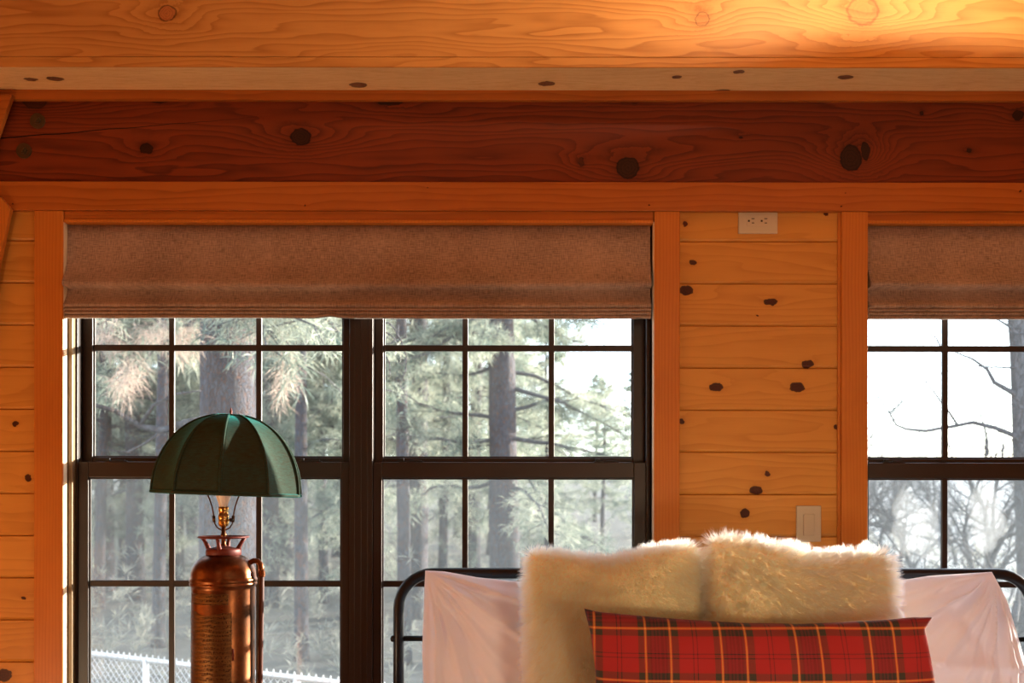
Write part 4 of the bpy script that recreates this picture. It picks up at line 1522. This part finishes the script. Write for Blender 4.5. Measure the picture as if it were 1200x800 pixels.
# tree at the right edge, its boughs follow the photograph
YT = 9.0
root = empty('bare_tree', (PX(1205, YT), YT, gz(PX(1205, YT), YT)))
tag(root, 'leafless grey tree whose trunk rises at the right edge of the picture', 'tree')
tk = MB(); tk.tube([P(x, y, YT) for x, y in ((1222, 950), (1218, 800), (1214, 650), (1209, 540), (1203, 460), (1199, 400), (1192, 340), (1180, 250), (1160, 120))],
                   [.24, .22, .20, .19, .17, .15, .13, .11, .08], 16, jitter=.1)
tk.build('trunk', M['bark_grey'], root, smooth=True)
bl = [([(1200, 468), (1188, 460), (1165, 447), (1157, 432), (1140, 420), (1118, 411)], .040), ([(1200, 432), (1188, 430), (1160, 429), (1138, 428), (1113, 431)], .018),
      ([(1205, 520), (1190, 510), (1165, 500), (1140, 494), (1115, 499), (1085, 504), (1062, 502), (1050, 497), (1042, 482), (1030, 465)], .034),
      ([(1122, 497), (1112, 482), (1104, 472), (1094, 458), (1085, 447), (1072, 440), (1060, 432)], .018), ([(1086, 448), (1086, 436), (1087, 425)], .008),
      ([(1157, 533), (1157, 515), (1152, 494), (1147, 480), (1143, 464)], .018), ([(1102, 405), (1096, 394), (1085, 389), (1075, 387), (1063, 377)], .014),
      ([(1200, 395), (1185, 383), (1170, 374), (1160, 371)], .028), ([(1205, 520), (1180, 512), (1155, 522), (1135, 526)], .009),
      ([(1205, 540), (1185, 538), (1170, 545), (1158, 552)], .010), ([(1200, 470), (1190, 474), (1178, 472), (1172, 470)], .009), ([(1160, 432), (1172, 424), (1186, 419)], .007),
      ([(1157, 526), (1140, 522), (1122, 530), (1112, 532)], .008), ([(1150, 485), (1140, 482), (1130, 478), (1118, 479)], .006), ([(1078, 412), (1060, 414), (1044, 411)], .006)]
bb = MB()
for pl_, r_ in bl:
    P3 = [P(x, y, YT + .05 * math.sin(x * .3)) for x, y in pl_]
    bb.tube(P3, [r_ * (1 - .75 * k / (len(P3) - 1)) for k in range(len(P3))], 7)
bb.build('branches', M['bark_grey'], root, smooth=True)
labs = [('bare_shrub', 31, 1.5, .06, 4, 1.0, 1085, 8.0, 'tangled leafless shrub seen low through the window beside the headboard', (.1, 0)),
        ('bare_shrub', 35, 1.6, .07, 4, 1.0, 1175, 7.6, 'leafless shrub with thick arching stems below the bare grey tree', (-.15, 0))]
for nm, sd, H, r0, dp, sp, px_, Y, lb, ln_ in labs:
    mk_bare(nm, sd, H, r0, dp, sp, px_, Y, lb, ln_, None, 'shrub')
k = 0
for px_, Y in ((1045, 10.5), (1130, 11.5), (1190, 12), (1000, 16), (1080, 20), (1150, 15), (1230, 19), (960, 24), (1320, 17), (1120, 27), (1210, 30), (1030, 30)):
    if k == 0:
        bproto = mk_bare('bare_sapling', 44, 2.6, .08, 4, .9, px_, Y, 'faint bare sapling in the pale haze beyond the smudged window', group='distant bare saplings')
    else:
        c = copy_tree(bproto); x = PX(px_, Y); c.location = (x, Y, gz(x, Y)); c.rotation_euler = (0, 0, k * 1.3); c.scale = (rd.uniform(.8, 1.05),) * 3
    k += 1

# undergrowth along the woods' edge
tufts = []
for k in range(1500):
    Y = rd.uniform(9, 34); px_ = rd.uniform(20, 1300)
    x = PX(px_, Y); h = abs(rd.gauss(0, .55)) * (1 if px_ < 900 else 1.1)
    tufts.append(((x, Y, gz(x, Y) + h), (rd.gauss(0, .4), rd.gauss(0, .4), 1)))
V, Fc = needles_mb(tufts, 9, 22, .22, .016)
o = bpy.data.objects.new('undergrowth', mesh_np('undergrowth', V, Fc, M['brush'])); COL.objects.link(o)
tag(o, 'pale scrubby undergrowth at the foot of the woods', 'undergrowth', kind='stuff')

# foreground boughs of the big pine, in front of its trunk
Yb = 5.9
x_, y_, z_ = big.location
bo = MB()
near = [([(268, 500), (240, 492), (215, 497), (190, 505), (165, 500), (135, 482), (100, 472), (70, 462)], .045), ([(165, 498), (180, 475), (205, 462), (235, 458)], .02),
        ([(190, 505), (170, 520), (150, 530), (120, 528)], .015), ([(110, 340), (125, 380), (118, 410), (130, 440)], .008),
        ([(330, 350), (335, 400), (350, 425), (380, 440), (410, 470)], .012), ([(250, 340), (260, 380), (275, 395)], .01), ([(300, 350), (312, 395), (305, 430), (318, 470)], .008)]
for pl_, r_ in near:
    P3 = [P(x, y, Yb + .25 * math.sin(x * .05)) for x, y in pl_]
    bo.tube(P3, [r_ * (1 - .7 * k / (len(P3) - 1)) for k in range(len(P3))], 7)
bo.build('low_boughs', M['bark_grey'], big, smooth=True)
tf = []
for cx_, cy_, sx_, sy_, nn_ in ((150, 438, 14, 22, 34), (185, 385, 40, 10, 30), (338, 430, 5, 26, 14), (300, 385, 30, 10, 22), (120, 395, 20, 20, 20), (330, 460, 6, 16, 8), (215, 400, 20, 20, 12)):
    for _ in range(nn_):
        q = P(rd.gauss(cx_, sx_ * .6), rd.gauss(cy_, sy_ * .6), Yb + rd.gauss(0, .2))
        tf.append((tuple(q - Vector((x_, y_, z_))), (rd.gauss(0, .3), rd.gauss(0, .3), -1)))
V, Fc = needles_mb(tf, 77, 13, .17, .006)
f = bpy.data.objects.new('dry_needle_clusters', mesh_np('dry_needle_clusters', V, Fc, M['needles_dry'])); COL.objects.link(f); f.parent = big; f['label'] = 'pinkish dry needle clusters'

# thin curling vine outside the right-hand sash
vn_ = MB()
for pl_, r_ in [([(440, 380), (455, 378), (462, 385), (470, 400), (476, 418), (475, 435), (468, 450), (475, 462), (490, 472), (508, 477)], .006),
                ([(440, 383), (458, 393), (466, 402)], .006), ([(467, 380), (466, 392), (458, 403), (450, 402)], .004), ([(446, 408), (456, 425), (457, 440), (448, 448)], .005), ([(456, 392), (448, 402), (452, 420)], .004)]:
    P3 = [P(x, y, 3.0) for x, y in pl_]
    vn_.tube(P3, [r_ * (1 - .6 * k / (len(P3) - 1)) for k in range(len(P3))], 6)
vn_.tube([P(440, 380, 3.0), P(415, 372, 3.0), P(400, 340, 3.0), P(398, 260, 3.0), P(397, 100, 2.9)], .007, 6)
o = vn_.build('hanging_vine', M['bark_grey'], smooth=True)
tag(o, 'thin curling dark twig hanging at the upper corner of the right-hand sash', 'twig')

# ------------------------------------------------------------------ light
sun = bpy.data.lights.new('sun', 'SUN'); sun.energy = 22.0; sun.color = (1, .90, .76); sun.angle = math.radians(.8)
so_ = bpy.data.objects.new('sun', sun); COL.objects.link(so_)
sdir = Vector((1.0, .55, .17)).normalized()
so_.rotation_euler = sdir.to_track_quat('Z', 'Y').to_euler()
so_.location = (20, 10, 8)

w = bpy.data.worlds.new('sky'); SC.world = w; w.use_nodes = True
nt = w.node_tree; nt.nodes.clear()
wo = nt.nodes.new('ShaderNodeOutputWorld'); bg = nt.nodes.new('ShaderNodeBackground'); sk = nt.nodes.new('ShaderNodeTexSky')
sk.sky_type = 'NISHITA'; sk.sun_disc = False; sk.sun_elevation = math.radians(14); sk.sun_rotation = math.atan2(1.0, .55)
sk.dust_density = 4.0; sk.air_density = 1.0; sk.altitude = 1800
mx = nt.nodes.new('ShaderNodeMix'); mx.data_type = 'RGBA'; mx.inputs[0].default_value = .55
nt.links.new(sk.outputs[0], mx.inputs[6]); mx.inputs[7].default_value = (4.2, 4.7, 5.2, 1)
nt.links.new(mx.outputs[2], bg.inputs[0]); bg.inputs[1].default_value = .8
nt.links.new(bg.outputs[0], wo.inputs[0])


def lamp_l(name, kind, loc, energy, color, size=.1, aim=None, **kw):
    l = bpy.data.lights.new(name, kind); l.energy = energy; l.color = color
    if kind == 'AREA': l.size = size
    else: l.shadow_soft_size = size
    for k_, v_ in kw.items(): setattr(l, k_, v_)
    o = bpy.data.objects.new(name, l); COL.objects.link(o); o.location = loc
    if aim: o.rotation_euler = (Vector(aim) - Vector(loc)).to_track_quat('-Z', 'Y').to_euler()
    return o


WARM = (1.0, .77, .50)
PLX, PLY, PLZ = 1.135, -.90, 3.0
for dx in (-.25, .25):
    lamp_l('pendant_light', 'POINT', (PLX + dx, PLY, PLZ), 34, (1, .87, .68), .045)
pn = empty('pendant_light_blocker', (PLX, PLY, ZC)); tag(pn, 'unseen dark metal bowl added under the ceiling lamp to block light from the wall', 'lamp')
MB().lathe([(.0, PLZ - .17), (.12, PLZ - .165), (.24, PLZ - .152), (.36, PLZ - .13), (.358, PLZ - .127), (.24, PLZ - .147), (.12, PLZ - .158), (0, PLZ - .163)], (PLX, PLY, 0), 40, (False, False)).build('bowl', M['harp'], pn, smooth=True).scale = (1.75, 1, 1)  # unseen bowl, added under the bulbs to keep their light off the wall
for dx in (-.25, .25):
    MB().tube([(PLX + dx, PLY, PLZ - .158), (PLX + dx, PLY, PLZ - .05)], .008, 10).build('bulb_stem', M['harp'], pn, smooth=True)
for k in range(3):
    a = k * 2 * PI / 3 + .5
    MB().tube([(PLX + .6 * math.cos(a), PLY + .345 * math.sin(a), PLZ - .13), (PLX, PLY, ZC)], .0025, 6).build('cable', M['harp'], pn, smooth=True)
lamp_l('low_left_fill', 'POINT', (-1.92, -1.5, .33), 36, WARM, .09)  # unseen fill added to brighten the boards low on the left
lamp_l('high_rear_fill', 'POINT', (1.6, -3.9, 2.4), 34, WARM, .2)  # added warm fill behind the camera, set high for light from above
lamp_l('pillow_fill', 'POINT', (.8, -1.9, 1.0), 23, WARM, .10)  # added fill with no fixture, brightens the pillows more than the wall
lamp_l('far_fill', 'POINT', (-.9, -4.6, 2.9), 14, WARM, .2)  # unseen warm fill added at the back of the room

# ------------------------------------------------------------------ camera
cd = bpy.data.cameras.new('camera'); cd.sensor_width = 36; cd.lens = 36; cd.shift_y = 180 / 1200
cd.clip_start = .05; cd.clip_end = 400
cd.dof.use_dof = True; cd.dof.focus_distance = 3.0; cd.dof.aperture_fstop = 4.0
co = bpy.data.objects.new('camera', cd); COL.objects.link(co)
co.location = CAM; co.rotation_euler = (math.radians(90), math.radians(-.08), 0)
SC.camera = co
SC.view_settings.view_transform = 'Standard'; SC.view_settings.look = 'None'; SC.view_settings.gamma = 1
SC.view_settings.use_curve_mapping = False
SC.view_settings.exposure = 0.0
cy = SC.cycles
cy.max_bounces = 10; cy.transparent_max_bounces = 24; cy.diffuse_bounces = 5; cy.glossy_bounces = 4
cy.use_denoising = True
cy.sample_clamp_indirect = 6
cy.caustics_reflective = False
